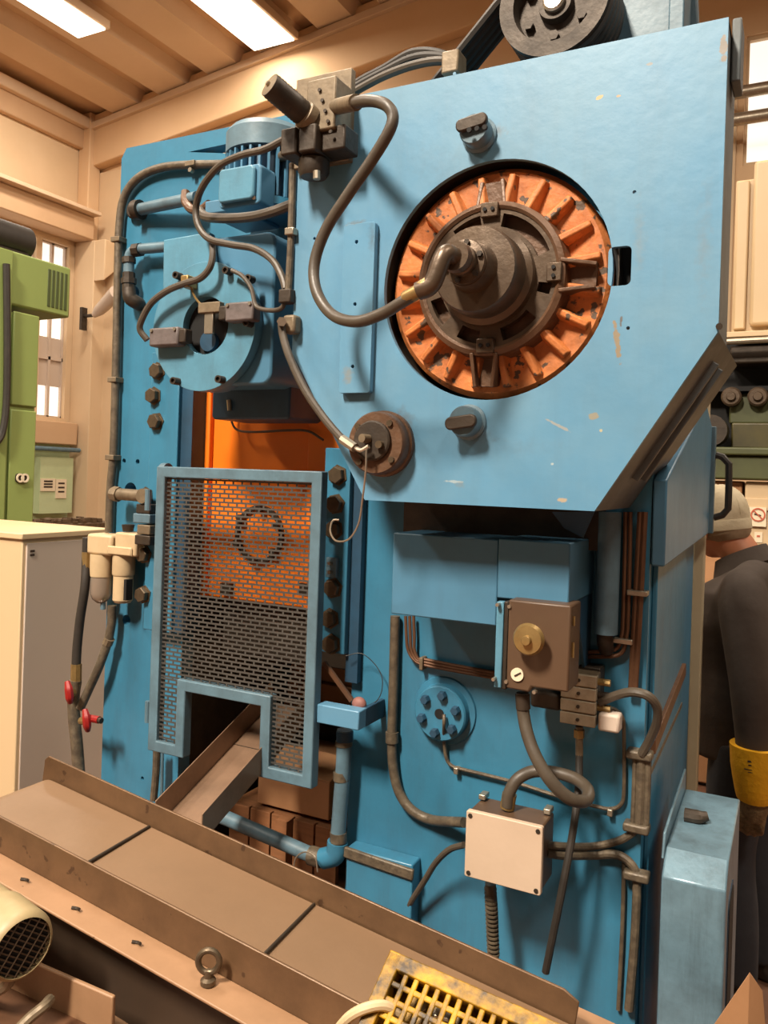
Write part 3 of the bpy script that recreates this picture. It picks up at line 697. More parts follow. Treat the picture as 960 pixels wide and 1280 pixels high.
for i in range(5):
    y = PY0+0.012+i*0.022
    pts = []
    for k in range(25):
        t = ang+math.pi/2-be+(2*math.pi-math.pi+2*be)*k/24
        pts.append(Vector((pcn.x+math.cos(t)*PR*0.99, y, pcn.z+math.sin(t)*PR*0.99)))
    for k in range(13):
        t = ang-math.pi/2+be+(math.pi-2*be)*k/12
        pts.append(Vector((b2.x+math.cos(t)*R2, y, b2.z+math.sin(t)*R2)))
    put('drive_belt', MB().tube(pts, 0.009, 6, closed=True, smooth=False), BLACKH, press)
x0, x1, z0, z1 = R(778, -60, 868, 45, YP+0.3)
put('top_bracket', MB().prism([(x0-0.02, z0-0.1), (x1+.02, z0-0.1), (x1, z1), (x0-0.05, z1)], YP+0.26, YP+0.30), STEELB, press, bevel=0.003)
put('top_bracket', MB().box(x1-0.03, x1, YP+0.16, YP+0.28, z0-0.1, z1), STEELB, press, bevel=0.003)
for k, (dy, oy) in enumerate(((0, 0), (9, .03), (16, .05))):
    put('top_hose', MB().tube(tp((422, 128-dy*.4, YP+.05+oy), (448, 112-dy*.6, YP+.05+oy), (480, 95-dy*.6, YP+.05+oy), (515, 82-dy, YP+.05+oy), (548, 76-dy*.6, YP+.05+oy), (575, 80, YP+.06+oy)), 0.0095, 10), (HOSE, BLACKH, BLACKH)[k], press)
put('hose_clamp_block', MB().box(P(556, 80, YP+.05).x, P(577, 80, YP+.05).x, YP+0.03, YP+0.08, P(565, 96, YP+.05).z, P(565, 68, YP+.05).z), CAST, press, bevel=0.004)
# added dark ring and sheet: painted shade behind the guard's openings
sx = R(752, 296, 800, 372, YP+.04)
put('hole_shade', MB().lathe([(WR*1.03, 0), (WR*1.03, 0.24), (WR*1.04, 0.24), (WR*1.04, 0)], Vector((wc.x, YP+0.013, wc.z)), -FRONT, 64, ring=True), DARKST, guard)
put('slot_shade', MB().box(sx[0], sx[1], YP+0.05, YP+0.06, sx[2], sx[3]), BLACK, guard)
# ---- motor (vertical axis) and feed gearbox at the upper left
MY = 1.79
mc = P(333, 220, MY); MRD = 0.098
mz0, mz1 = P(326, 262, MY).z, P(326, 200, MY).z
motor = put('motor', MB().lathe([(MRD*0.9, 0), (MRD*0.9, mz1-mz0)], (mc.x, MY, mz0), (0, 0, 1), 32), BLUED, press, label='blue finned electric motor')
for k in range(28):
    t = 2*math.pi*k/28; d = Vector((math.cos(t), math.sin(t), 0))
    put('cooling_fin', MB().bar(Vector((mc.x, MY, mz0+0.005))+d*MRD*0.98, Vector((mc.x, MY, mz1-0.005))+d*MRD*0.98, 0.006, 0.026, up=tuple(d)), BLUE3, motor)
zc = P(326, 166, MY).z
put('fan_cowl', MB().lathe([(MRD*1.12, 0), (MRD*1.12, (zc-mz1)*0.72), (MRD*0.98, (zc-mz1)*0.95), (MRD*0.6, (zc-mz1))], (mc.x, MY, mz1), (0, 0, 1), 32), STEELB, motor)
put('motor_flange', MB().lathe([(MRD*1.15, 0), (MRD*1.15, 0.02)], (mc.x, MY, mz0-0.018), (0, 0, 1), 32), BLUE2, motor)
tb = R(273, 207, 324, 257, 1.65)
t = put('terminal_box', MB().prism(rrect(tb[0], tb[1], tb[2], tb[3], 0.012), 1.655, 1.72), BLUE3, motor, bevel=0.004)
put('box_lid', MB().prism(rrect(tb[0]+.006, tb[1]-.012, tb[2]+.010, tb[3]-.005, 0.012), 1.642, 1.656), BLUEG, t, bevel=0.005)
for px, py in ((277, 212), (317, 247)):
    put('lid_screw', MB().cyl(P(px, py, 1.655), P(px, py, 1.648), 0.005, n=8), ZINC, t)
x0, x1, z0, z1 = R(256, 248, 300, 265, 1.70)
put('motor_foot', MB().box(x0, x1, 1.70, 1.88, z0, z1), BLUE3, motor, bevel=0.004)
# gearbox housing and round feed cover
gx = R(252, 296, 322, 482, 1.66)
gear = put('gearbox', MB().prism(rrect(gx[0], gx[1]+0.05, gx[2], gx[3], 0.03), 1.655, 1.90), BLUE3, press, bevel=0.006, label='blue gearbox housing with round feed cover')
dc = P(253, 408, 1.62); DR = M(81, 253, 408, 1.62); HR = M(36, 256, 407, 1.62)
hc = P(256.5, 407, 1.62)
put('feed_cover', sheet(circ(dc.x, dc.z, DR, 64), [circ(hc.x, hc.z, HR, 40)], 1.62, 1.648), BLUEG, gear, bevel=0.003)
put('cover_rim', MB().lathe([(DR*0.8, 0), (DR*0.985, 0), (DR*0.985, 0.045), (DR*0.8, 0.045)], Vector((dc.x, 1.69, dc.z)), FRONT, 64, ring=True), BLUE3, gear)
put('bore_sleeve', MB().lathe([(HR*1.06, 0), (HR*1.06, 0.09), (HR*1.0, 0.09), (HR*1.0, 0)], Vector((hc.x, 1.652, hc.z)), -FRONT, 40, ring=True), ORBROWN, gear)
put('bore_floor', MB().lathe([(HR, 0), (HR, 0.01)], Vector((hc.x, 1.653, hc.z)), FRONT, 40), BLACK, gear)
put('shaft_end', MB().lathe([(HR*0.35, 0), (HR*0.35, 0.02)], P(266, 428, 1.65), FRONT, 20), BLUED, gear)
put('corner_plate', MB().prism([pc(205, 300, 1.63), pc(262, 290, 1.63), pc(268, 345, 1.63), pc(204, 378, 1.63)], 1.628, 1.652), BLUEG, gear, bevel=0.003)
for px, py in ((226, 346), (288, 340), (223, 477), (279, 475), (314, 405), (316, 350)):
    q = P(px, py, 1.62)
    put('cover_bolt', MB().lathe([(0.0095, 0), (0.0095, 0.022), (0.006, 0.022), (0.006, 0.016), (0.001, 0.016)], q, FRONT, 14), DARKST, gear)
def lswitch(px0, py0, px1, py1, tip):
    x0, x1, z0, z1 = R(px0, py0, px1, py1, 1.585)
    s_ = put('limit_switch', MB().box(x0, x1, 1.585, 1.619, z0, z1), SWITCH, gear, bevel=0.005, label='mauve grey limit switch')
    xm = x0+(x1-x0)*(0.0 if tip < 0 else 1.0)
    put('switch_head', MB().box(xm, xm+0.022*tip, 1.588, 1.616, z0+.006, z1-.006), DARKST, s_, bevel=0.003)
    for fx in (0.1, 0.9):
        q = Vector((x0+(x1-x0)*fx, 1.585, z1-0.007)); put('switch_screw', MB().cyl(q, q+FRONT*0.004, 0.0045, n=8), ZINC, s_)
    return s_
lswitch(186, 409, 222, 432, 1); lswitch(281, 377, 316, 401, -1)
x0, x1, z0, z1 = R(255, 384, 266, 417, 1.60)
put('switch_lever', MB().box(x0, x1, 1.60, 1.61, z0, z1), ZINC, gear, bevel=0.002)
put('lever_block', MB().box(*R(249, 378, 276, 390, 1.60)[0:2], 1.595, 1.615, P(262, 391, 1.6).z, P(262, 378, 1.6).z), CAST, gear, bevel=0.002)
x0, x1, z0, z1 = R(265, 482, 362, 524, 1.76)
put('gearbox_sump', MB().prism(rrect(x0, x1, z0, z1+0.02, 0.012), 1.76, 1.92), BLUED, gear, bevel=0.005)
put('sump_sensor', MB().cyl(P(286, 500, 1.755), P(287, 513, 1.755), 0.006, n=8), ZINC, gear)
# ---- pipes and hoses on the left of the frame
def T(name, pts, r, mt, n=10, parent=press, sub=7, **kw): return put(name, MB().tube(tp(*pts), r, n, sub), mt, parent, **kw)
ya = Y1-0.018
cd = T('conduit', [(362, 193, 1.70), (330, 200, 1.80), (280, 205, ya), (235, 206, ya), (200, 210, ya), (172, 223, ya), (155, 247, ya), (149, 285, ya), (147, 360, ya), (145, 450, ya), (142, 560, ya), (138, 610, ya), (136, 665, ya)], 0.0125, CONDUIT, 12, label='worn grey conduit bent along the left frame edge')
for px, py in ((241, 206), (148, 300), (144, 475), (141, 572)):
    q = P(px, py, ya)
    put('pipe_clip', MB().box(q.x-0.018, q.x+0.018, q.y-0.016, Y1, q.z-0.008, q.z+0.008), CAST, cd, bevel=0.002)
q = P(241, 214, ya); put('clip_screw', MB().cyl(q, q+FRONT*0.014, 0.007, n=8), ZINC, cd)
def flanged(name, a, b, r, mt, flange=True):
    o = put(name, MB().cyl(a, b, r, n=18), mt, press)
    return o
p1 = flanged('oil_pipe', P(174, 262, Y1-.03), P(246, 247, Y1-.06), 0.018, STEELB)
put('pipe_flange', MB().cyl(P(169, 263, Y1-.03), P(176, 262, Y1-.03), 0.030, n=18), DARKST, p1)
put('pipe_flange', MB().lathe([(0.030, 0), (0.030, 0.02), (0.024, 0.026)], P(173, 264, Y1), FRONT, 18), DARKST, p1)
put('pipe_bracket', MB().tube(tp((232, 240, Y1-.06), (232, 252, Y1-.07), (240, 262, Y1-.08), (252, 262, Y1-.09), (262, 255, Y1-.10)), 0.013, 10), ORBROWN, p1)
p2 = put('oil_pipe', MB().tube(tp((212, 308, Y1-.04), (190, 310, Y1-.04), (172, 312, Y1-.04), (163, 318, Y1-.04), (161, 335, Y1-.04), (161, 358, Y1-.04), (166, 372, Y1-.02), (178, 379, Y1+.03)), 0.016, 14), STEELB, press)
for py, r in ((326, 0.021), (345, 0.019), (352, 0.023), (360, 0.020)):
    put('pipe_union', MB().cyl(P(161, py-4, Y1-.04), P(161, py+3, Y1-.04), r, n=8), DARKST, p2)
put('pipe_union', MB().cyl(P(168, 313, Y1-.04), P(176, 312, Y1-.04), 0.021, n=8), DARKST, p2)
put('elbow_fitting', MB().tube(tp((161, 362, Y1-.04), (163, 373, Y1-.04), (172, 379, Y1-.02), (176, 381, Y1+.02)), 0.021, 12), DARKST, p2)
T('valve_hose', [(366, 168, 1.50), (352, 176, 1.50), (330, 187, 1.50), (302, 194, 1.52), (275, 207, 1.54), (254, 232, 1.56), (245, 258, 1.58), (248, 282, 1.58), (262, 299, 1.58), (290, 306, 1.58), (318, 311, 1.58), (340, 325, 1.57), (352, 345, 1.56), (357, 362, 1.55)], 0.0085, HOSE)
T('lead_conduit', [(248, 262, 1.66), (258, 271, 1.64), (285, 273, 1.62), (315, 271, 1.61), (340, 265, 1.60), (364, 256, 1.60)], 0.0125, HOSE)
T('switch_hose', [(265, 300, 1.60), (266, 318, 1.59), (262, 335, 1.585), (250, 348, 1.585), (232, 354, 1.585), (210, 363, 1.585), (190, 378, 1.585), (178, 398, 1.585), (175, 412, 1.59), (184, 425, 1.60)], 0.0085, HOSE)
T('switch_lead', [(290, 338, 1.60), (303, 345, 1.595), (314, 360, 1.59), (319, 380, 1.585), (326, 386, 1.575), (342, 388, 1.56), (353, 384, 1.55), (357, 372, 1.55)], 0.0055, HOSE)
T('vent_tube', [(237, 352, 1.60), (243, 370, 1.60), (252, 381, 1.60), (262, 384, 1.60)], 0.003, BRASS, 6)
q = P(236, 353, 1.60); put('hose_clip', MB().box(q.x-.012, q.x+.012, q.y-.018, q.y+.02, q.z-.015, q.z+.015), BRASS, press, bevel=0.003)
ve = T('vertical_conduit', [(366, 205, 1.55), (365, 260, 1.545), (363, 320, 1.545), (360, 368, 1.545)], 0.0085, CONDUIT)
q = P(364, 290, 1.54); put('pipe_clip', MB().box(q.x-.012, q.x+.012, q.y-.01, q.y+.01, q.z-.008, q.z+.008), ZINC, ve, bevel=0.002)
x0, x1, z0, z1 = R(351, 362, 366, 379, 1.54)
put('tee_block', MB().box(x0, x1, 1.53, 1.56, z0, z1), DARKST, ve, bevel=0.003)
x0, x1, z0, z1 = R(353, 393, 368, 416, 1.52)
lu = put('grease_elbow', MB().box(x0, x1, 1.52, 1.55, z0, z1), CAST, press, bevel=0.006)
put('elbow_nut', MB().cyl(P(352, 402, 1.51), P(352, 402, 1.50), 0.011, n=6), ZINC, lu)
T('guard_lead', [(352, 405, 1.515), (354, 420, 1.515), (362, 446, 1.505), (380, 485, 1.50), (404, 521, 1.495), (428, 549, 1.49), (442, 559, 1.48)], 0.009, HOSE, 10)
T('lead_nut', [(428, 549, 1.49), (444, 560, 1.48)], 0.0105, ZINC, 8); T('lead_end', [(444, 560, 1.48), (452, 563, 1.475), (461, 558, 1.475)], 0.005, ZINC, 8)
# third pipe stub and linkage behind the guard's left edge
p3 = put('air_pipe', MB().cyl(P(140, 617, Y1-.06), P(180, 620, Y1-.06), 0.018, n=16), CAST, press)
put('pipe_cap', MB().lathe([(0.022, 0), (0.022, 0.02)], P(183, 620, Y1-.075), FRONT, 20), CAST, p3)
put('pipe_union', MB().cyl(P(142, 617, Y1-.06), P(149, 618, Y1-.06), 0.023, n=8), CAST, p3)
for k, (py, w_, mt) in enumerate(((636, 10, DARKST), (648, 14, STEELB), (662, 9, CAST), (675, 12, DARKST))):
    x0, x1, z0, z1 = R(183-w_, py-6, 190, py+6, Y1-.08); put('linkage_block', MB().box(x0, x1, Y1-.09, Y1-.045, z0, z1), mt, p3, bevel=0.003)
# ---- air filter and regulator (left)
AY = Y1-0.08
def zof(px, py): return P(px, py, AY).z
frl = put('air_filter', MB().box(P(108, 680, AY).x, P(139, 680, AY).x, AY, AY+.07, zof(124, 694), zof(124, 668)), CREAM, press, bevel=0.008, label='cream air filter and regulator unit')
fx = P(127, 720, AY+.03)
put('filter_bowl', MB().lathe([(0.034, 0), (0.036, 0.03), (0.036, zof(124, 694)-zof(124, 722))], Vector((fx.x, fx.y, zof(124, 722))), (0, 0, 1), 20), CREAM, frl)
put('sight_bowl', MB().lathe([(0.012, 0), (0.026, 0.012), (0.032, 0.03), (0.032, zof(124, 722)-zof(124, 756))], Vector((fx.x, fx.y, zof(124, 756))), (0, 0, 1), 20), CLEARP, frl)
put('drain_nipple', MB().cyl((fx.x+.01, fx.y, zof(124, 764)), (fx.x+.01, fx.y, zof(124, 755)), 0.008, n=8), STEELB, frl)
rx = P(155, 700, AY+.03)
put('regulator_head', MB().box(P(143, 680, AY).x, P(170, 680, AY).x, AY, AY+.07, zof(155, 695), zof(155, 666)), CREAM, frl, bevel=0.006)
put('head_strip', MB().box(P(136, 690, AY).x, P(166, 690, AY).x, AY-.008, AY, zof(150, 694), zof(150, 683)), CREAM, frl, bevel=0.004)
put('regulator_body', MB().lathe([(0.032, 0), (0.034, 0.006), (0.034, zof(155, 695)-zof(155, 721))], Vector((rx.x, rx.y, zof(155, 721))), (0, 0, 1), 20), CREAM, frl)
lb = put('lubricator_bowl', MB().lathe([(0.024, 0), (0.030, 0.008), (0.030, zof(155, 721)-zof(155, 756))], Vector((rx.x, rx.y, zof(155, 756))), (0, 0, 1), 20), CREAM, frl)
xm = P(157, 738, AY-.003).x
put('sight_slot', MB().box(xm-.005, xm+.005, AY-.006, AY+.02, zof(155, 750), zof(155, 724)), BLACK, lb)
put('outlet_knob', MB().lathe([(0.016, 0), (0.02, 0.02)], P(160, 664, AY+.03), (0, 0, 1), 12), DARKST, frl)
br = T('supply_hose', [(109, 672, AY+.03), (108, 700, AY+.03), (106, 735, AY+.02), (100, 775, AY+.02), (96, 815, AY+.02), (95, 850, AY+.02)], 0.0145, BLACKH, 12)
put('hose_nut', MB().cyl(P(109, 690, AY+.03), P(108, 722, AY+.03), 0.016, n=8), BRASS, br)
put('hose_nut', MB().cyl(P(95.5, 830, AY+.02), P(95, 856, AY+.02), 0.0165, n=8), BRASS, br)
T('drain_hose', [(140, 757, AY+.04), (139, 780, AY+.04), (135, 802, AY+.04), (124, 833, AY+.03), (111, 862, AY+.03), (100, 886, AY+.02)], 0.0135, CONDUIT, 12)
T('hose_clamp', [(137, 798, AY+.04), (134, 805, AY+.04)], 0.0165, CAST, 10)
sl = T('supply_pipe', [(95, 850, AY+.02), (92, 872, AY+.02), (93, 900, AY+.02), (96, 930, AY+.02), (99, 975, AY+.02), (100, 1030, AY+.02)], 0.019, CONDUIT, 12)
for (px, py, sx_) in ((86, 866, -1), (108, 901, 1)):
    v = put('stopcock', MB().cyl(P(px+6*(-sx_), py, AY-.0), P(px, py, AY-.02), 0.012, n=10), BRASS, press)
    put('red_handle', MB().tube(tp((px-2, py-14, AY-.03), (px, py-4, AY-.035), (px+1, py+6, AY-.035), (px+2, py+13, AY-.03)), [0.008, 0.013, 0.013, 0.007], 8), RED, v, label='red tap handle')
q = P(122, 900, AY-.02); put('red_outlet', MB().cyl(P(108, 897, AY-.02), P(124, 900, AY-.02), 0.011, n=10), RED, press); put('outlet_nipple', MB().cyl(P(123, 900, AY-.02), P(127, 901, AY-.02), 0.009, n=10), DARKST, press)
# ---- mesh guard door in front of the slide
GY = Y1-0.15
dx0, dx1 = P(190, 760, GY).x, P(396, 780, GY).x
dz1, dz0 = P(300, 586, GY).z, P(285, 962, GY).z
nx0, nx1, nz = P(230, 900, GY).x, P(324, 925, GY).x, P(280, 874, GY).z
wdt = 0.030
out = [(dx0, dz0), (nx0, dz0), (nx0, nz), (nx1, nz), (nx1, dz0), (dx1, dz0), (dx1, dz1), (dx0, dz1)]
inn = [(dx0+wdt, dz0+wdt), (nx0-wdt, dz0+wdt), (nx0-wdt, nz+wdt), (nx1+wdt, nz+wdt), (nx1+wdt, dz0+wdt), (dx1-wdt, dz0+wdt), (dx1-wdt, dz1-wdt), (dx0+wdt, dz1-wdt)]
door = put('guard_door', sheet(out, [inn], GY, GY+0.032), STEELB, press, bevel=0.003, label='grey-blue framed mesh guard over the slide')
ms = MB()
def screen(x0, x1, z0, z1):
    pz, px_, tz, tx = 0.0118, 0.029, 0.0048, 0.0050
    nrow = int((z1-z0)/pz)
    for i in range(nrow+1):
        z = z0+i*pz
        ms.box(x0, x1, GY+0.012, GY+0.0135, z, z+tz)
        k = 0; x = x0+(px_/2 if i % 2 else 0)
        while x < x1:
            ms.box(x, min(x+tx, x1), GY+0.0122, GY+0.0133, z+tz, min(z+pz, z1)); x += px_
screen(dx0+wdt-.004, dx1-wdt+.004, nz+wdt-.004, dz1-wdt+.004)
screen(dx0+wdt-.004, nx0-wdt+.004, dz0+wdt-.004, nz+wdt-.004)
screen(nx1+wdt-.004, dx1-wdt+.004, dz0+wdt-.004, nz+wdt-.004)
put('perforated_screen', ms, SCREEN, door)
for py in (625, 890):
    q = P(187, py, GY+.02); put('hinge', MB().cyl(q-Vector((0.006, 0, .03)), q+Vector((-.006, 0, .03)), 0.009, n=10), STEELB, door)
put('hinge_ear', MB().lathe([(0.022, 0), (0.022, 0.02)], Vector((dx0-.004, GY+.03, dz1-.012)), (1, 0, 0), 16), STEELB, door)
# door bracket and red catch
x0, x1, z0, z1 = R(393, 886, 446, 910, GY-.0)
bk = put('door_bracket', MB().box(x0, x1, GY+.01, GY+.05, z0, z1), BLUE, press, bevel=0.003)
put('bracket_return', MB().box(x1-.012, x1, GY+.05, Y1, z0, z1), BLUED, press, bevel=0.002)
put('catch_knob', MB().sphere(P(449, 880, GY+.06), 0.020, 0.014, 0.018), PINK, bk)
put('catch_arm', MB().bar(P(405, 828, GY+.06), P(440, 876, GY+.06), 0.008, 0.012), COPPER, bk)
T('lanyard', [(432, 820, 1.85), (452, 817, 1.86), (470, 832, 1.87), (478, 850, 1.87), (474, 872, 1.86), (456, 888, 1.84)], 0.0012, BLACKH, 5)
# ---- blue drain pipe with couplings, below the bracket
DYP = GY+0.10
dp = put('drain_pipe', MB().tube(tp((431, 912, DYP), (429, 960, DYP), (425, 1010, DYP), (422, 1050, DYP), (418, 1066, DYP), (405, 1072, DYP), (388, 1068, DYP), (360, 1056, DYP), (300, 1030, DYP), (262, 1014, DYP)), 0.020, 16), STEELB, press)
for a, b, mt in (((431, 914), (431, 926), BLUED), ((430, 926), (430, 932), CONDUIT), ((427, 964), (427, 975), CONDUIT), ((423, 1040), (423, 1052), CONDUIT)):
    put('coupling', MB().cyl(P(*a, DYP), P(*b, DYP), 0.0225, n=14), mt, dp)
put('pipe_elbow', MB().tube(tp((422, 1052, DYP), (419, 1068, DYP), (404, 1073, DYP)), 0.027, 14), BLUE2, dp)
put('coupling', MB().cyl(P(402, 1073, DYP), P(388, 1069, DYP), 0.025, n=14), CONDUIT, dp)
T('wire_loop', [(366, 1090, DYP-.05), (370, 1072, DYP-.05), (382, 1065, DYP-.05), (394, 1072, DYP-.05), (397, 1090, DYP-.05)], 0.002, ZINC, 6)
# small pipe left below the guard door
T('drain_tube', [(196, 935, Y1-.05), (195, 965, Y1-.05), (192, 1000, Y1-.05)], 0.011, CONDUIT, 10)
T('drain_rod', [(203, 935, Y1-.04), (202, 1000, Y1-.04)], 0.005, STEELB, 8)
# ---- blue cover box over the valves
YC = 1.69
A = R(490, 667, 622, 776, YC)
cv = put('cover_box', MB().box(A[0], A[1], YC, Y1, P(556, 775, YC).z, P(556, 670, YC).z), BLUE3, press, bevel=0.003, label='plain blue cover box under the guard')
B = R(622, 676, 712, 752, YC-.012)
put('cover_box', MB().box(B[0], B[1], YC-.012, Y1, B[2], B[3]), BLUE3, press, bevel=0.003)
put('cover_gusset', MB().prismx([(YC+.06, B[2]), (Y1, B[2]), (Y1, P(742, 840, Y1).z), (Y1-.05, P(742, 830, Y1).z)], B[1]-.008, B[1]-.002), BLUED, press)
put('under_guard_shade', MB().box(P(496, 640, Y1-.1).x, P(745, 640, Y1-.1).x, Y1-.06, Y1, P(600, 680, Y1-.1).z, P(600, 600, Y1-.1).z), DARKST, press)  # dark sheet: shade on the frame below the guard, put into the colour
put('guard_hanger', MB().prism([pc(690, 640, 1.75), pc(742, 640, 1.75), pc(728, 672, 1.75), pc(705, 660, 1.75)], 1.75, 1.76), BLUED, press)
# ---- push-button box
BY = 1.635
b0 = R(634, 753, 712, 864, BY)
pb = put('button_box', MB().prism([(b0[0], b0[3]), (b0[1], b0[3]), (b0[1], b0[2]+.006), (b0[0]+(b0[1]-b0[0])*0.42, b0[2]+.006), (b0[0]+(b0[1]-b0[0])*0.38, b0[2]-.006), (b0[0], b0[2]-.004)], BY, BY+0.085), BROWNB, press, bevel=0.004, label='brown push-button box with brass mushroom button')
bb = P(662, 793, BY); br_ = M(20, 662, 793, BY)
bt = put('mushroom_button', MB().lathe([(br_*0.6, 0), (br_*0.6, 0.022), (br_*0.95, 0.026), (br_, 0.032), (br_*0.86, 0.041), (br_*0.3, 0.043), (br_*0.3, 0.052), (br_*0.26, 0.054), (br_*.1, .0545)], bb+Vector((.008, 0, -.004)), FRONT, 32), BRASS, pb)
lb2 = put('key_label', MB().lathe([(M(8.2, 647, 843, BY), 0), (M(8.2, 647, 843, BY), 0.004)], P(647, 843, BY), FRONT, 24), PAPER, pb)
put('label_mark', MB().bar(P(643, 845, BY-.0045), P(651, 841, BY-.0045), 0.002, 0.003), INK, lb2)
x0, x1, z0, z1 = R(619, 752, 628, 860, BY+.01)
put('hinge_strip', MB().box(x0, x1, BY+.01, BY+.03, z0, z1), BLUEG, pb, bevel=0.002)
x0, x1, z0, z1 = R(628, 752, 634, 862, BY+.015)
put('seal_strip', MB().box(x0, x1, BY+.015, BY+.07, z0, z1), DARKST, pb, bevel=0.002)
for px, py in ((637, 758), (633, 852), (617, 849), (622, 756), (668, 865)):
    q = P(px, py, BY); put('box_screw', MB().cyl(q+FRONT*-0.012, q+FRONT*0.004, 0.004, n=8), ZINC, pb)
for py0, py1 in ((770, 782), (803, 822)):
    q0, q1 = P(716, py0, BY+.02), P(716, py1, BY+.02); put('side_clip', MB().bar(Vector((b0[1]+.002, q0.y, q0.z)), Vector((b0[1]+.002, q0.y, q1.z)), 0.005, 0.004, up=(0, 1, 0)), BRASS, pb)
# ---- flexible conduit loop from the button box to the junction box
lp = T('flexible_conduit', [(653, 866, 1.67), (654, 890, 1.67), (660, 920, 1.66), (672, 950, 1.65), (690, 978, 1.65), (712, 998, 1.67), (731, 1001, 1.71), (735, 988, 1.75), (720, 974, 1.78), (695, 966, 1.79), (668, 964, 1.78), (648, 973, 1.76), (637, 990, 1.75), (634, 1008, 1.75)], 0.0135, HOSE, 12, label='brown flexible conduit looping above the junction box')
put('conduit_gland', MB().cyl(P(653, 868, 1.67), P(654, 886, 1.67), 0.0155, n=12), DARKST, lp)
put('conduit_gland', MB().cyl(P(637, 992, 1.755), P(634, 1010, 1.755), 0.0165, n=12), BRASS, lp)
# ---- junction box with cream lid
JY = 1.70
j = [P(x, y, JY) for x, y in ((584, 1012), (681, 1036), (673, 1121), (579, 1094))]
jx0, jx1 = (j[0].x+j[3].x)/2, (j[1].x+j[2].x)/2; jz1, jz0 = (j[0].z+j[1].z)/2, (j[2].z+j[3].z)/2
jb = put('junction_box', MB().box(jx0+.003, jx1-.003, JY+.012, JY+.10, jz0+.003, jz1-.003), BROWNB, press, bevel=0.004, label='square junction box with cream lid')
ld = put('box_lid', MB().prism(rrect(jx0, jx1, jz0, jz1, 0.005, 3), JY, JY+.014), CREAML, jb, bevel=0.002)
for x in (jx0+.01, jx1-.01):
    for z in (jz0+.01, jz1-.01):
        put('lid_screw', MB().cyl((x, JY-.002, z), (x, JY+.002, z), 0.005, n=8), DARKST, ld)
for x in (jx0+.01, jx1-.012):
    put('mounting_lug', MB().box(x-.008, x+.008, JY+.07, JY+.10, jz1, jz1+.012), ZINC, jb, bevel=0.002)
# ---- pipes and tubes on the lower right panel
yb = Y1-0.018
cA = T('conduit', [(494, 770, yb), (492, 850, yb), (490, 920, yb), (491, 955, yb), (498, 988, yb), (514, 1012, yb), (540, 1025, yb), (580, 1028, yb-.05)], 0.0125, CONDUIT, 12)
put('coupling', MB().cyl(P(490, 915, yb), P(490, 928, yb), 0.017, n=14), CONDUIT, cA)
for d in (0, 5, 10):
    T('copper_tube', [(507+d, 770, yb), (508+d, 795, yb), (510+d*.8, 812, yb), (517+d*.6, 824, yb), (530, 831-d*.7, yb), (570, 839-d*.7, yb), (632, 850-d*.7, yb)], 0.0042, COPPER, 8)
q = P(528, 829, yb); put('tube_clip', MB().box(q.x-.005, q.x+.005, q.y-.01, Y1, q.z-.016, q.z+.016), CAST, press, bevel=0.002)
fc = P(556, 888, Y1); fr = M(34, 556, 888, Y1)
fl = put('bearing_flange', MB().lathe([(fr*1.25, 0), (fr*1.22, 0.006), (fr*1.02, 0.008), (fr, 0.010), (fr, 0.030), (fr*0.95, 0.034)], fc, FRONT, 40), BLUE2, press)
for k in range(6):
    t = math.radians(20+60*k); q = fc+Vector((math.cos(t)*fr*0.70, -.034, math.sin(t)*fr*0.70))
    put('flange_bolt', MB().lathe([(fr*0.17, 0), (fr*0.17, 0.014), (fr*.14, .017)], q, FRONT, 6), BLUED, fl)
put('centre_bore', MB().lathe([(fr*0.18, 0), (fr*0.18, 0.002)], fc+FRONT*0.034, FRONT, 16), BLACK, fl)
T('lube_tube', [(555, 893, Y1-.045), (555, 905, Y1-.05), (555, 925, Y1-.02), (558, 948, Y1-.012), (566, 958, Y1-.012), (580, 962, Y1-.012), (640, 977, Y1-.012), (700, 996, Y1-.012), (745, 1008, Y1-.012), (765, 1011, Y1-.012), (777, 1004, Y1-.012), (780, 985, Y1-.012), (780, 920, Y1-.012), (778, 897, Y1-.02), (766, 886, Y1-.03), (750, 888, Y1-.05)], 0.0045, CONDUIT, 8)
for px, py in ((571, 962), (763, 1014)):
    q = P(px, py, Y1-.012); put('tube_clip', MB().box(q.x-.006, q.x+.006, q.y-.008, Y1, q.z-.01, q.z+.006), ZINC, press, bevel=0.002)
put('ram_cylinder', MB().cyl(P(762, 640, Y1-.045), P(757, 792, Y1-.045), 0.026, n=18), STEELB, press)
T('cylinder_foot', [(757, 788, Y1-.045), (756, 800, Y1-.04), (758, 812, Y1-.02)], 0.018, DARKST, 12)
for d in (0, 6):
    T('copper_tube', [(782+d, 640, yb), (781+d, 700, yb), (779+d, 770, yb), (777+d, 795, yb), (768+d, 812+d, yb), (735, 815+d, yb)], 0.005, COPPER, 8)
T('copper_tube', [(806, 640, yb), (803, 700, yb), (798, 790, yb), (793, 870, yb)], 0.007, COPPER, 8)
T('copper_tube', [(800, 640, yb), (797, 700, yb), (792, 790, yb), (788, 870, yb)], 0.006, COPPER, 8)
for px, py in ((797, 741), (779, 801)):
    q = P(px, py, yb); put('tube_clip', MB().box(q.x-.022, q.x+.022, q.y-.012, Y1, q.z-.006, q.z+.006), ZINC, press, bevel=0.002)
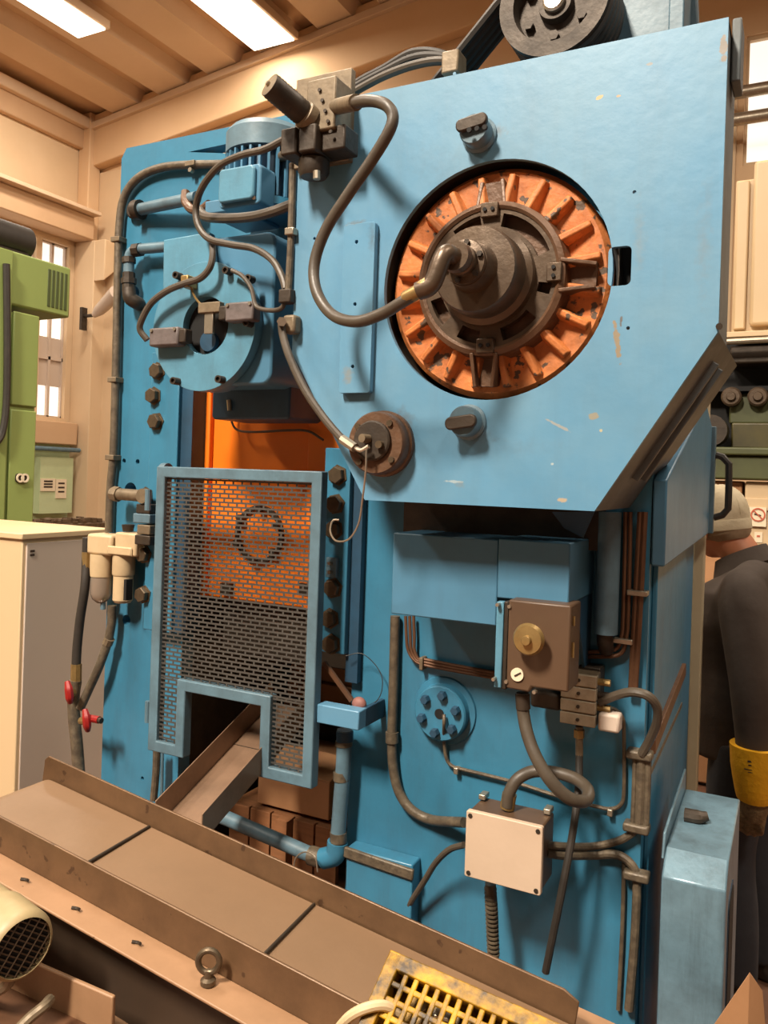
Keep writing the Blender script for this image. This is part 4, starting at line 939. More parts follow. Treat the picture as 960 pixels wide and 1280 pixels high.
# valve manifold
MY2 = 1.80
x0, x1, z0, z1 = R(702, 842, 744, 908, MY2)
mf = put('valve_manifold', MB().box(x0, x1, MY2+.004, MY2+.05, z0, z1), CAST, press, bevel=0.003, label='grey stacked valve manifold')
hz = (z1-z0)/4
for k in range(4):
    put('manifold_slice', MB().box(x0-.003, x1+.001, MY2, MY2+.02, z0+hz*k+.0015, z0+hz*(k+1)-.0015), PALEA, mf, bevel=0.002)
    q = Vector(((x0+x1)/2, MY2, z0+hz*(k+.5))); put('manifold_screw', MB().cyl(q, q+FRONT*.003, 0.004, n=8), DARKST, mf)
put('manifold_bracket', MB().box(P(722, 850, MY2+.05).x, P(750, 850, MY2+.05).x, MY2+.05, Y1, z0+.02, P(730, 833, MY2+.05).z), DARKST, mf, bevel=0.003)
for k, py in enumerate((852, 868, 884)):
    q = P(747, py, MY2+.02); put('tube_fitting', MB().cyl(q, q+Vector((.028, 0, 0)), 0.008, n=8), (BRASS, DARKST, BRASS)[k], mf)
x0, x1, z0, z1 = R(747, 893, 774, 916, MY2)
put('solenoid_plug', MB().box(x0, x1, MY2, MY2+.04, z0, z1), PINKG, mf, bevel=0.006)
put('solenoid_body', MB().box(P(664, 870, MY2+.02).x, P(702, 870, MY2+.02).x, MY2+.01, MY2+.06, P(690, 890, MY2).z, P(690, 868, MY2).z), DARKST, mf, bevel=0.008)
T('manifold_hose', [(750, 878, MY2+.02), (768, 870, MY2+.01), (790, 865, MY2), (810, 870, MY2), (821, 884, MY2+.02), (821, 903, MY2+.04), (812, 925, MY2+.06), (802, 943, MY2+.07)], 0.010, HOSE, 10)
hn = T('drop_hose', [(724, 944, MY2+.02), (723, 985, MY2+.0), (716, 1040, MY2-.03), (704, 1105, MY2-.05), (691, 1170, MY2-.05), (682, 1215, MY2-.04)], 0.0085, BLACKH, 10)
put('hose_fitting', MB().cyl(P(724, 908, MY2+.02), P(724, 945, MY2+.02), 0.0085, n=10), CAST, hn)
put('hose_fitting', MB().cyl(P(724, 912, MY2+.02), P(724, 922, MY2+.02), 0.012, n=6), BRASS, hn)
# conduit bundle at the right edge
for k, dx in enumerate((-8, 0, 8)):
    T('riser_conduit', [(802+dx, 943, yb), (801+dx, 985, yb), (799+dx, 1032, yb)], (0.006, 0.011, 0.008)[k], CONDUIT, 10)
for px, py in ((801, 943), (797, 1034), (797, 1094)):
    q = P(px, py, yb); put('saddle_clip', MB().box(q.x-.030, q.x+.026, q.y-.018, Y1, q.z-.010, q.z+.010), CONDUIT, press, bevel=0.005)
T('box_conduit', [(682, 1056, 1.76), (705, 1058, 1.80), (740, 1058, yb), (770, 1052, yb), (788, 1043, yb), (797, 1034, yb)], 0.0085, CONDUIT, 10)
T('box_conduit', [(682, 1066, 1.76), (705, 1069, 1.80), (740, 1069, yb), (768, 1068, yb), (785, 1076, yb), (795, 1092, yb), (796, 1120, yb), (793, 1180, yb), (786, 1262, yb)], 0.010, CONDUIT, 10)
T('thin_conduit', [(780, 1078, Y1-.01), (778, 1160, Y1-.01), (773, 1262, Y1-.01)], 0.005, CONDUIT, 8)
T('box_lead', [(580, 1056, 1.78), (562, 1062, 1.80), (545, 1078, 1.82), (530, 1102, 1.84), (508, 1136, 1.86)], 0.0075, HOSE, 10)
cc = MB(); ptsc = tp((613, 1104, 1.77), (616, 1145, 1.78), (617, 1200, 1.78))
cc.tube(ptsc, 0.0125, 12)
cz = put('corrugated_conduit', cc, CONDUIT, press)
for k in range(16):
    a = P(613+k*.25, 1112+k*5.4, 1.775); put('conduit_ridge', MB().lathe([(0.0145, 0), (0.0145, 0.004)], a, (0, 0, 1), 12), CONDUIT, cz)
# diagonal cable channel round the right corner
a = P(802, 942, Y1-.01)
put('cable_channel', MB().bar(Vector((XB+.012, Y1+.02, a.z+0.01)), PX(853, 836, XB+.012), 0.02, 0.035, up=(0, 0, 1)), COPPER, press, bevel=0.002)
put('cable_channel', MB().bar(Vector((XB+.008, Y1+.02, a.z-0.05)), PX(850, 880, XB+.008), 0.012, 0.012, up=(0, 0, 1)), CONDUIT, press)
# ---- side door with handle on the right flank
DX = P(836, 640, 1.93).x
zd1, zd0 = PX(860, 560, DX).z, PX(832, 708, DX).z
yd0, yd1 = PX(833, 640, DX).y, PX(888, 600, DX).y
sdr = put('side_door', MB().prismx([(yd0, zd0), (yd1, zd0+.03), (yd1, PX(886, 530, DX).z), (yd1-.2, PX(886, 530, DX).z+.06), (yd0, PX(836, 600, DX).z)], DX-.03, DX), BLUE3, press, bevel=0.004, label='blue side door with bent handle')
put('door_edge', MB().box(DX-.03, DX+.012, yd1, yd1+.03, zd0+.03, PX(886, 530, DX).z), STEELB, sdr, bevel=0.003)
hy = yd1+.015
h = [Vector((DX+.012, hy, PX(893, 570, DX).z)), P(903, 571, hy), P(911, 580, hy), P(911, 610, hy), P(910, 636, hy), P(903, 644, hy), Vector((DX+.012, hy, PX(893, 645, DX).z))]
put('door_handle', MB().tube(h, 0.011, 8, smooth=False), BLACKH, sdr)
put('side_panel', MB().box(XB, XB+.012, Y1+.04, 2.45, 0.1, P(812, 620, Y1).z), BLUE2, press, bevel=0.003)
# ================================================================== CONVEYOR in front of the press
CYB, CYF = 1.50, 1.225           # back and front rail planes
ca = P(60, 945, CYB); cb = P(725, 1246, CYB)
SL = (cb.z-ca.z)/(cb.x-ca.x)
cdir = Vector((1, 0, SL)).normalized(); cnrm = Vector((-SL, 0, 1)).normalized()
def cv_(x, y, h=0.0):            # point on the conveyor: distance along X from the head end, plane y, height over rail top line
    return Vector((ca.x+x, y, ca.z+SL*x))+cnrm*h
CL = cb.x-ca.x
conv = empty('belt_conveyor', (ca.x+CL*0.5, (CYB+CYF)/2, 0), 'brown inclined belt conveyor running along the foot of the press', 'conveyor')
RH = 0.070
def rail(y, t, x0, x1, nm='side_rail', h0=-RH, h1=0.0, mt=RAIL):
    vs = [cv_(x0, y, h0), cv_(x1, y, h0), cv_(x1, y, h1-0.012), cv_(x1-0.03, y, h1), cv_(x0+0.012, y, h1), cv_(x0, y, h1-0.012)]
    vs2 = [v+Vector((0, t, 0)) for v in vs]; n = len(vs)
    fs = [list(range(n)), [n+i for i in range(n)][::-1]]+[(i, i+n, (i+1) % n+n, (i+1) % n) for i in range(n)]
    return put(nm, MB().add(vs+vs2, fs), mt, conv, bevel=0.002)
rail(CYB, 0.006, -0.01, CL)
rail(CYB+.002, 0.02, -0.012, 0.05, 'rail_end', -0.11, -RH+.01)
rail(CYF, 0.006, -0.9, CL+0.9, 'side_rail', -0.085, 0.0)
# belt over a head roller at the left end, three sections with cleats
bl = []
for i in range(7):
    t = math.radians(180-15*i); bl.append((0.05+0.05*math.cos(t)-.02, -RH-0.05+0.05*math.sin(t)+.015))
bl.append((CL*0.75, -RH+0.015)); bl.append((CL+0.5, -RH+0.015)); bl.append((CL+0.5, -RH)); bl.append((0.05, -RH))
vs = [cv_(x, CYF+.008, h) for x, h in bl]+[cv_(x, CYB-.004, h) for x, h in bl]; n = len(bl)
belt = put('conveyor_belt', MB().add(vs, [list(range(n)), [n+i for i in range(n)][::-1]]+[(i, i+n, (i+1) % n+n, (i+1) % n) for i in range(n)]), BELT, conv)
for pxa, pya, pxb, pyb in ((172, 1030, 108, 1076), (384, 1126, 328, 1186)):
    xa = P((pxa+pxb)/2, (pya+pyb)/2, (CYB+CYF)/2).x-ca.x
    xs = [P(pxa, pya, CYB).x-ca.x, P(pxb, pyb, CYF).x-ca.x]
    q = sum(xs)/2
    put('belt_cleat', MB().bar(cv_(q+.01, CYF+.01, -RH+.02), cv_(q-.01, CYB-.006, -RH+.017), 0.007, 0.008, up=tuple(cnrm)), DARKST, belt, bevel=0.003)
# outer flange of the front rail and the deep side channel
def slab(nm, y0, y1, h0, h1, x0, x1, mt):
    return put(nm, MB().add([cv_(x0, y0, h0), cv_(x1, y0, h0), cv_(x1, y1, h0), cv_(x0, y1, h0), cv_(x0, y0, h1), cv_(x1, y0, h1), cv_(x1, y1, h1), cv_(x0, y1, h1)],
        [(0,3,2,1),(4,5,6,7),(0,1,5,4),(1,2,6,5),(2,3,7,6),(3,0,4,7)]), mt, conv, bevel=0.002)
slab('frame_flange', CYF-0.070, CYF, -0.083, -0.077, -0.9, CL+0.9, RAILT)
slab('frame_web', CYF-0.012, CYF-0.004, -0.26, -0.083, -0.9, CL+0.9, DARKB)
slab('lower_flange', CYF-0.070, CYF-0.004, -0.266, -0.260, -0.55, CL+0.9, RAILT)
slab('frame_flange', CYB+0.006, CYB+0.06, -0.083, -0.077, 0.05, CL+0.9, RAILT)
slab('frame_web', CYB+0.006, CYB+0.014, -0.26, -0.083, 0.05, CL+0.9, DARKB)
slab('tail_plate', CYF-.05, CYB+0.10, -0.092, -0.084, CL-0.12, CL+0.5, RAILT)
for x in (0.25, CL-0.1):
    for y in (CYF+.03, CYB-.02):
        p = cv_(x, y, -0.26); put('leg', MB().box(p.x-.025, p.x+.025, p.y-.025, p.y+.025, 0.0, p.z+.06), DARKB, conv, bevel=0.003)
# eye bolt on the front flange
e = P(261, 1199, CYF-.035); er = M(14, 260, 1200, CYF-.035)
base = Vector((e.x, CYF-.035, cv_(e.x-ca.x, 0, -0.077).z))
eb = put('eye_bolt', MB().lathe([(0.014, 0), (0.014, 0.008), (0.008, 0.012), (0.007, 0.024)], base, (0, 0, 1), 14), BOLT, conv)
rc_ = base+Vector((0, 0, 0.020+er)); ringp = []
for k in range(20):
    t = 2*math.pi*k/20; ringp.append(rc_+RT*math.cos(t)*er*0.95+Vector((0, 0, math.sin(t)*er)))
put('eye_ring', MB().tube(ringp, 0.0058, 10, closed=True, smooth=False), BOLT, eb)
for px, py in ((94, 1128), (170, 1168), (30, 1092)):
    q = P(px, py, CYF-.04); q.z = cv_(q.x-ca.x, 0, -0.077).z
    put('metal_chip', MB().tube([q+Vector((-.010, 0, .004)), q+Vector((0, .006, .002)), q+Vector((.010, .002, .005))], 0.003, 6), DARKST, conv)
# conveyor gear motor at the lower left, fan grille towards the camera
mo = P(28, 1184, 1.03); ax = Vector((1.0, -0.22, -0.02)).normalized(); MR2 = M(42, 28, 1184, 1.03)
gm = put('drive_motor', MB().lathe([(MR2*0.92, -0.42), (MR2*0.92, -0.10), (MR2*1.02, -0.10), (MR2*1.02, -0.012), (MR2*0.95, 0.0), (MR2*0.86, 0.004), (MR2*0.84, -0.012), (0.004, -0.012)], mo, ax, 40), CREAMM, conv, label='cream drive motor with wire fan grille')
sdv = ax.cross(Vector((0, 0, 1))).normalized(); upv = sdv.cross(ax)
put('fan_recess', MB().lathe([(MR2*0.84, 0), (MR2*0.84, 0.004)], mo-ax*0.010, ax, 32), BLACK, gm)
for k in range(-5, 6):
    hw = math.sqrt(max(0, 0.84**2-(k*0.15)**2))*MR2
    d1 = (sdv*0.8+upv*0.6); d2 = (sdv*-0.6+upv*0.8)
    c0 = mo+ax*0.001+d2*k*0.15*MR2
    put('grille_wire', MB().tube([c0-d1*hw, c0+d1*hw], 0.0014, 6, smooth=False), GREASE, gm)
    if k % 2 == 0:
        c0 = mo+ax*0.002+d1*k*0.15*MR2
        put('grille_wire', MB().tube([c0-d2*hw, c0+d2*hw], 0.0014, 6, smooth=False), GREASE, gm)
put('motor_name_plate', MB().box(-.02, .02, -.012, .012, 0, .002, mx=Matrix.Translation(mo-ax*0.2+upv*MR2*0.94) @ Matrix.Rotation(-0.36, 4, 'Z')), CAST, gm)
put('motor_cable', MB().tube([mo-ax*0.03-upv*MR2*1.0, mo-ax*0.06-upv*0.10, mo-ax*0.16-upv*0.16, mo-ax*0.3-upv*0.2], 0.010, 8), CAST, gm)
put('motor_mount', MB().bar(mo-ax*0.30, mo-ax*0.30+Vector((0, 0.13, -.05)), 0.10, 0.06), DARKB, gm, bevel=0.004)
# brown trough under the motor and its hose
tr = empty('floor_tray', P(20, 1290, 1.05), 'reddish brown sheet tray below the cream motor', 'tray')
tq = P(20, 1262, 1.05)
put('tray_bottom', MB().box(tq.x-0.5, tq.x+0.16, 0.75, 1.14, tq.z-.05, tq.z-.04), COPPER, tr, bevel=0.003)
put('tray_wall', MB().box(tq.x-0.5, tq.x+0.16, 1.13, 1.14, tq.z-.05, tq.z+.03), RAILT, tr, bevel=0.003)
put('tray_leg', MB().box(tq.x-0.1, tq.x-0.05, 0.9, 0.95, 0, tq.z-.05), DARKB, tr)
put('tray_leg', MB().box(tq.x+0.10, tq.x+0.14, 1.05, 1.10, 0, tq.z-.05), DARKB, tr)
tl = put('tray_hose', MB().tube(tp((20, 1290, 1.0), (38, 1272, 1.02), (55, 1258, 1.04), (62, 1250, 1.07)), 0.010, 10), CAST, None, origin=P(20, 1290, 1.0), label='thick beige hose curling out of the brown tray', cat='hose')
# chute from the press onto the belt
chute = empty('discharge_chute', P(260, 960, 1.65), 'open brown sheet-metal chute sloping out of the press onto the belt', 'chute')
YN, YF = 1.52, 1.86
xw0, xw1 = P(195, 998, YN).x, P(252, 1021, YN).x
zn = (P(195, 998, YN).z+P(252, 1021, YN).z)/2
zfar = P(299, 888, YF).z
def cq(x, y, h): return Vector((x, y, zn+(zfar-zn)*(y-YN)/(YF-YN)+h))
yfar = 2.0
def csl(nm, x0, x1, h0, h1):
    return put(nm, MB().add([cq(x0,YN,h0), cq(x1,YN,h0), cq(x1,yfar,h0), cq(x0,yfar,h0), cq(x0,YN,h1), cq(x1,YN,h1), cq(x1,yfar,h1), cq(x0,yfar,h1)],
        [(0,3,2,1),(4,5,6,7),(0,1,5,4),(1,2,6,5),(2,3,7,6),(3,0,4,7)]), CHUTE, chute, bevel=0.001)
csl('chute_floor', xw0, xw1, -0.070, -0.066); csl('chute_wall', xw0-.003, xw0, -0.070, 0.0); csl('chute_wall', xw1, xw1+.003, -0.070, 0.0)
put('chute_seam', MB().box(xw0, xw1, 1.82, 1.822, cq(0, 1.82, -0.066).z, cq(0, 1.82, -.0645).z), DARKST, chute)
# cardboard box and wooden pallet seen through the press
cbx = empty('cardboard_box', (P(350, 980, 2.15).x, 2.25, 0.55), 'brown cardboard box standing under the press behind the chute', 'box')
q = R(322, 968, 412, 1015, 2.12)
put('box_body', MB().box(q[0], q[1], 2.12, 2.45, q[2], q[3]), CARD, cbx, bevel=0.003)
put('box_flap', MB().add([(q[0], 2.12, q[3]), (q[1], 2.12, q[3]), (q[1]+.02, 2.24, q[3]+.035), (q[0], 2.24, q[3]+.035), (q[0], 2.12, q[3]+.004), (q[1], 2.12, q[3]+.004), (q[1]+.02, 2.24, q[3]+.04), (q[0], 2.24, q[3]+.04)], [(0,3,2,1),(4,5,6,7),(0,1,5,4),(1,2,6,5),(2,3,7,6),(3,0,4,7)]), CARD, cbx)
pal = empty('wooden_crate', (P(350, 1040, 2.1).x, 2.25, 0.0), 'stained wooden crate carrying the cardboard box', 'crate')
q2 = R(285, 1015, 422, 1075, 2.10)
for k in range(5):
    x0 = q2[0]+(q2[1]-q2[0])*k/5
    put('plank', MB().box(x0+.003, x0+(q2[1]-q2[0])/5-.003, 2.10, 2.12, q[2]-.26, q[2]-.012), WOOD, pal, bevel=0.002)
for zz in (q[2]-.24, q[2]-.012):
    put('crate_rail', MB().box(q2[0], q2[1], 2.12, 2.48, zz-.012, zz), WOOD, pal, bevel=0.002)
put('crate_post', MB().box(q2[0]+.2, q2[0]+.24, 2.07, 2.10, q[2]-.26, q[2]-.012), WOOD, pal)
for x in (q2[0]+.02, q2[1]-.06):
    for y in (2.13, 2.44): put('crate_leg', MB().box(x, x+.04, y, y+.04, 0, q[2]-.25), WOOD, pal)
bright = empty('wooden_board', (P(412, 850, 2.6).x, 2.6, 0.84), 'pale wooden board lying on the bolster behind the guard', 'board')
q3 = list(R(385, 832, 432, 880, 2.47)); q3[2] = 0.84
for k in range(3):
    z = q3[2]+(q3[3]-q3[2])*k/3
    put('plank', MB().box(q3[0]-.1, q3[1]+.1, 2.47+k*.02, 2.60, z, z+(q3[3]-q3[2])/3-.004), CARD, bright, bevel=0.002)
# ================================================================== YELLOW CRATE on the tail of the conveyor
KY = 1.25
ka, kb = P(490, 1190, KY), P(722, 1292, KY)
crt = empty('yellow_crate', ((ka.x+kb.x)/2, KY-.1, min(ka.z, kb.z)-.2), 'greasy yellow plastic crate with lattice walls at the conveyor tail', 'crate')
u = (kb-ka); u.y = 0; ln = u.length; u.normalize()
dn = Vector((u.z*0.0, -0.80, -0.60)).normalized(); dn = (dn-u*dn.dot(u)).normalized(); nm_ = u.cross(dn)
def kp(s_, d, h=0.0): return ka+u*s_+dn*d+nm_*h
def kbar(nm, a, b, wd, th, mt=YELLOW): return put(nm, MB().bar(a, b, wd, th, up=tuple(nm_)), mt, crt, bevel=0.002)
KH = 0.24
dd = nm_*(-0.064) if nm_.z > 0 else nm_*0.064
kbar('rim', kp(-.002, .012), kp(ln, .012), 0.026, 0.014)
kbar('rim', kp(.010, 0), kp(.010, KH), 0.024, 0.014)
kbar('rim', kp(ln-.01, 0), kp(ln-.01, KH), 0.024, 0.014)
kbar('rim', kp(0, KH), kp(ln, KH), 0.026, 0.014)
put('crate_floor', MB().bar(kp(ln/2, .006)+dd, kp(ln/2, KH-.006)+dd, ln-.01, 0.005, up=tuple(nm_)), YELLOW, crt)
nb = int(ln/0.021)
for k in range(1, nb):
    kbar('lattice_bar', kp(.02+k*(ln-.03)/nb, .02), kp(.02+k*(ln-.03)/nb, KH), 0.009, 0.006)
for k in range(1, 9):
    kbar('lattice_bar', kp(.02, .02+k*0.024), kp(ln-.02, .02+k*0.024), 0.009, 0.005)
bw = MB(); w0, w1 = kp(0, 0, -.006), kp(ln, 0, -.006)
for s_, e_ in ((kp(.005, .005), kp(ln-.005, .005)),):
    put('crate_wall', MB().add([s_, e_, e_+dd, s_+dd, s_+dn*.006, e_+dn*.006, e_+dn*.006+dd, s_+dn*.006+dd], [(0,3,2,1),(4,5,6,7),(0,1,5,4),(1,2,6,5),(2,3,7,6),(3,0,4,7)]), YELLOW, crt)
for s_ in (.004, ln-.01):
    a, b = kp(s_, .0), kp(s_, KH)
    put('crate_wall', MB().add([a, b, b+dd, a+dd, a+u*.006, b+u*.006, b+u*.006+dd, a+u*.006+dd], [(0,3,2,1),(4,5,6,7),(0,1,5,4),(1,2,6,5),(2,3,7,6),(3,0,4,7)]), YELLOW, crt)
# pressed parts lying in the crate
rnd = random.Random(3)
for k in range(14):
    s_, d_ = rnd.uniform(.03, ln-.04), rnd.uniform(.03, KH-.03); c = kp(s_, d_)+dd*rnd.uniform(.35, .75)
    mx = Matrix.Translation(c) @ Matrix.Rotation(rnd.uniform(0, 6.28), 4, (rnd.random(), rnd.random(), 1.0))
    t = rnd.uniform(.008, .016)
    pm = put('metal_pressing', MB().box(-t, t, -t*.7, t*.7, -.003, .003, mx=mx), (ZINC, CAST, BRASS)[k % 3], None, origin=c, bevel=0.001, label='small loose metal pressing lying in the yellow crate', cat='metal part', group='pressings in the yellow crate')
ah = put('air_line', MB().tube(tp((420, 1290, 1.15), (437, 1271, 1.15), (458, 1260, 1.16), (480, 1257, 1.18), (498, 1266, 1.20)), 0.0085, 10), CREAM, None, origin=P(437, 1271, 1.15), label='pale hose bending over the conveyor left of the yellow crate', cat='hose')
# ================================================================== BLUE PEDESTAL BOX right of the press
PYF, PYB = 1.82, 2.20
bx0_, bx1_ = P(824, 1180, PYF).x, P(905, 1200, PYF).x
ped = empty('pedestal_box', ((bx0_+bx1_)/2, (PYF+PYB)/2, 0), 'light blue sheet pedestal box with sloping top beside the press', 'cabinet')
zf = P(862, 1104, PYF).z
zm = P(868, 1066, PYF+.05).z
zbk = P(880, 990, PYB).z
prof = [(PYF, 0.02), (PYF, zf), (PYF+.05, zm), (PYB, zbk), (PYB, 0.02)]
put('pedestal_body', MB().prismx(prof, bx0_, bx1_), PEDM, ped, bevel=0.004)
put('top_cheek', MB().prismx([(PYF+.03, zm-.02), (PYF+.05, zm+.03), (PYF+.2, zbk+.03), (PYB, zbk+.05), (PYB, zbk-.03)], bx0_-.006, bx0_), PEDM, ped, bevel=0.002)
kz = P(856, 1006, PYF+.2); kz.z = zm+(zbk-zm)*0.42
put('lever_stub', MB().tube([Vector((bx0_+.02, PYF+.20, kz.z+.012)), Vector((bx0_+.05, PYF+.20, kz.z+.013)), Vector((bx0_+.07, PYF+.205, kz.z+.018))], [0.016, 0.016, 0.010], 10), DARKST, ped)
sl0 = MB().prismx(rrect(PYF+.08, PYF+.20, zf-.42, zf-.06, 0.03), bx1_-.001, bx1_+.003)
put('side_slot', sl0, BLACK, ped)
put('slot_rim', MB().prismx(rrect(PYF+.07, PYF+.21, zf-.43, zf-.05, 0.035), bx1_-.001, bx1_+.0015), BLUED, ped)
put('pedestal_foot', MB().box(bx0_-.01, bx1_+.01, PYF-.01, PYB+.01, 0, 0.02), BLUED, ped)
# beige post between pedestal and side door
pp = P(864, 985, 2.91); p_ = empty('beige_post', (pp.x, 2.91, 0), 'slim beige upright post behind the blue pedestal', 'post')
put('post_tube', MB().prism([(pp.x-.018, 0.01), (pp.x+.020, 0.01), (pp.x+.020, 2.35), (pp.x-.018, 2.35)], 2.895, 2.925), POSTM, p_, bevel=0.006)
put('post_strip', MB().box(pp.x-.034, pp.x-.022, 2.90, 2.92, 0.01, 2.3), GREASE, p_)
put('post_foot', MB().box(pp.x-.05, pp.x+.05, 2.87, 2.95, 0, 0.012), POSTM, p_)
# cardboard flap in the lower right corner
cf = empty('cardboard_sheet', (P(915, 1280, 1.60).x, 1.6, 0), 'pinkish tan folded cardboard sheet in front of the blue pedestal', 'cardboard')
tip = P(937, 1217, 1.70); l0 = P(880, 1300, 1.66); r0 = P(958, 1300, 1.74); r1 = P(953, 1240, 1.74)
def tri(nm, pts, th):
    vs = list(pts)+[p+th for p in pts]; n = len(pts)
    put(nm, MB().add(vs, [list(range(n)), [n+i for i in range(n)][::-1]]+[(i, i+n, (i+1) % n+n, (i+1) % n) for i in range(n)]), CARD, cf)
tri('sheet_panel', [tip, l0, Vector((l0.x, l0.y, 0.0)), Vector((tip.x, tip.y, 0.0))], Vector((0, .005, 0)))
tri('sheet_panel', [tip, r1, r0, Vector((r0.x, r0.y, 0.0)), Vector((tip.x, tip.y, 0.0))], Vector((0, .005, 0)))
# ================================================================== GREEN MACHINE at the far left
GX = -4.6
def gy(px, py=450): return PX(px, py, GX).y
def gzz(px, py): return PX(px, py, GX).z
y48, y85 = gy(47), gy(84)
gm_ = empty('green_machine', (GX-.6, y48-.5, 0), 'light green enamelled machine column at the left edge', 'machine')
put('column', MB().box(GX-1.2, GX, y48-1.2, y48, 0, gzz(40, 395)), GREEN, gm_, bevel=0.02)
put('head', MB().box(GX-1.2, GX+.01, y48-1.25, y85, gzz(60, 392), gzz(60, 327)), GREEN, gm_, bevel=0.015)
put('side_door', MB().box(GX, GX+.03, y48-.9, gy(9), gzz(20, 650), gzz(6, 312)), GREEN, gm_, bevel=0.01)
put('column_panel', MB().box(GX, GX+.02, gy(13), y48-.01, gzz(30, 508), gzz(30, 392)), GREEN, gm_, bevel=0.008)
put('column_panel', MB().box(GX, GX+.02, gy(13), y48-.01, gzz(30, 655), gzz(30, 513)), GREEN, gm_, bevel=0.008)
for k in range(5):
    y = gy(57+5.2*k)
    put('vent_slot', MB().box(GX+.005, GX+.014, y-.012, y+.012, gzz(66, 385), gzz(66, 338)), GREEND, gm_, bevel=0.003)
put('loose_cable', MB().tube([PX(8, 330, GX+.05), PX(9, 420, GX+.05), PX(8, 500, GX+.05), PX(3, 540, GX+.05), PX(-6, 556, GX+.05)], 0.022, 8), BLACKH, gm_)
bd = put('badge', MB().prismx(rrect(gy(21), gy(36), gzz(28, 603), gzz(28, 592), 0.02), GX+.02, GX+.03), INK, gm_)
for px in (25, 31):
    c = PX(px, 597.5, GX+.032)
    put('badge_letter', MB().lathe([(0.018, 0), (0.018, .006), (0.030, .006), (0.030, 0)], c, (1, 0, 0), 16, ring=True), PAPER, bd)
rl = empty('dark_drum_motor', (GX-.2, gy(30), gzz(30, 320)), 'dark cylindrical motor lying on top of the green machine', 'motor')
c0, c1 = PX(54, 311, GX+.0), PX(-20, 296, GX-.0)
zt_ = gzz(60, 327)
c0 = Vector((GX-.15, gy(47), zt_+.115)); c1 = Vector((GX-.15, gy(47)-.9, zt_+.115))
put('drum', MB().lathe([(0.10, 0), (0.112, .01), (0.112, 0.9)], c0, c1-c0, 28), BLACKH, rl)
put('end_boss', MB().lathe([(0.03, 0), (0.03, 0.02)], c0+Vector((0, .0, 0)), (0, 1, 0), 16), DARKST, rl)
put('saddle', MB().box(c0.x-.09, c0.x+.09, c1.y, c0.y-.05, zt_, zt_+.03), DARKST, rl)
# cream cabinet in front of it
KX = -2.66
ky0, ky1 = PX(24, 800, KX).y, PX(24, 800, KX).y+.45
kzt = PX(28, 668, KX).z
cab = empty('storage_cabinet', (KX-.4, (ky0+ky1)/2, 0), 'low cream metal cabinet left of the press', 'cabinet')
put('cabinet_body', MB().box(KX-1.0, KX, ky0, ky1, 0.0, kzt-.02), IVORY, cab, bevel=0.004)
put('side_panel', MB().box(KX, KX+.008, ky0+.015, ky1-.01, 0.05, kzt-.035), PINKG, cab, bevel=0.003)
put('cabinet_top', MB().box(KX-1.02, KX+.012, ky0-.012, ky1+.01, kzt-.02, kzt+.004), IVORY, cab, bevel=0.004)
for dz in (0.05, 0.065):
    put('vent_slit', MB().box(KX+.008, KX+.010, ky0+.03, ky0+.05, kzt-.02-dz, kzt-.012-dz), INK, cab)
# workbench with scrap far behind, below the window
WX = -6.4
by0, by1 = PX(46, 650, WX).y, PX(134, 650, WX).y
wz = PX(90, 655, WX).z
wb = empty('work_bench', (WX-.4, (by0+by1)/2, 0), 'low rusty bench under the pale green wall', 'bench')
put('bench_top', MB().box(WX-.8, WX, by0-.3, by1+.2, wz-.06, wz), JUNK, wb, bevel=0.01)
for y in (by0-.2, by1+.1):
    for x in (WX-.75, WX-.05): put('leg', MB().box(x-.03, x+.03, y-.03, y+.03, 0, wz-.06), DARKST, wb)
rr_ = random.Random(5)
sm = MB()
for k in range(70):
    c = Vector((WX-rr_.uniform(.02, .25), rr_.uniform(by0, by1), wz+.001)); t = rr_.uniform(.015, .05)
    sm.box(-t, t, -t*.5, t*.5, -t*.4, t*.6, mx=Matrix.Translation(c+Vector((0, 0, t*.4))) @ Matrix.Rotation(rr_.uniform(0, 6), 4, 'Z'))
put('metal_scrap', sm, JUNK, None, label='heap of small rusty scrap pieces along the bench edge', cat='scrap', kind='stuff')
# wall lamp (tilted shade) on the pilaster
wl = empty('wall_lamp', PX(118, 395, XL+.9), 'tilted pale lamp shade on the pilaster left of the press', 'lamp')
a, b = PX(118, 394, XL+.75), PX(146, 366, XL+1.5)
put('lamp_arm', MB().cyl(a, a+Vector((-.26, 0, 0)), 0.03, n=10), DARKST, wl)
put('lamp_shade', MB().lathe([(0.05, 0), (0.10, 0.2), (0.13, (b-a).length)], a, b-a, 16), PINKG, wl)
put('lamp_bracket', MB().box(a.x-.30, a.x-.24, a.y-.06, a.y+.06, a.z-.25, a.z+.15), DARKST, wl)
# ================================================================== MACHINE far right, behind the man
QY = 5.0
def qz(py, px=945): return P(px, py, QY).z
def qx(px, py=400): return P(px, py, QY).x
X0 = qx(884, 550); X1 = X0+2.2
mr = empty('background_press', ((X0+X1)/2, QY+.5, 0), 'dark green roller machine with cream upper cabinets behind the man', 'machine')
xs0 = qx(916, 300)
put('upper_cabinet', MB().box(xs0, X1, QY+.1, QY+.9, qz(412), qz(215)), IVORY, mr, bevel=0.01)
put('cabinet_door', MB().box(xs0+.01, qx(934, 300), QY+.07, QY+.10, qz(408), qz(218)), IVORY, mr, bevel=0.01)
put('cabinet_door', MB().box(qx(939, 300), X1-.5, QY+.05, QY+.10, qz(405), qz(196)), IVORY, mr, bevel=0.02)
put('light_rail', MB().box(xs0-.1, X1, QY-.02, QY+.1, qz(421), qz(414)), IVORY, mr, bevel=0.004)
put('light_rail', MB().cyl((xs0-.1, QY-.06, qz(428)), (X1, QY-.06, qz(424)), 0.018, n=10), ZINC, mr)
put('dark_recess', MB().box(X0-.3, X1, QY+.25, QY+.9, qz(560), qz(412)), BLACK, mr)
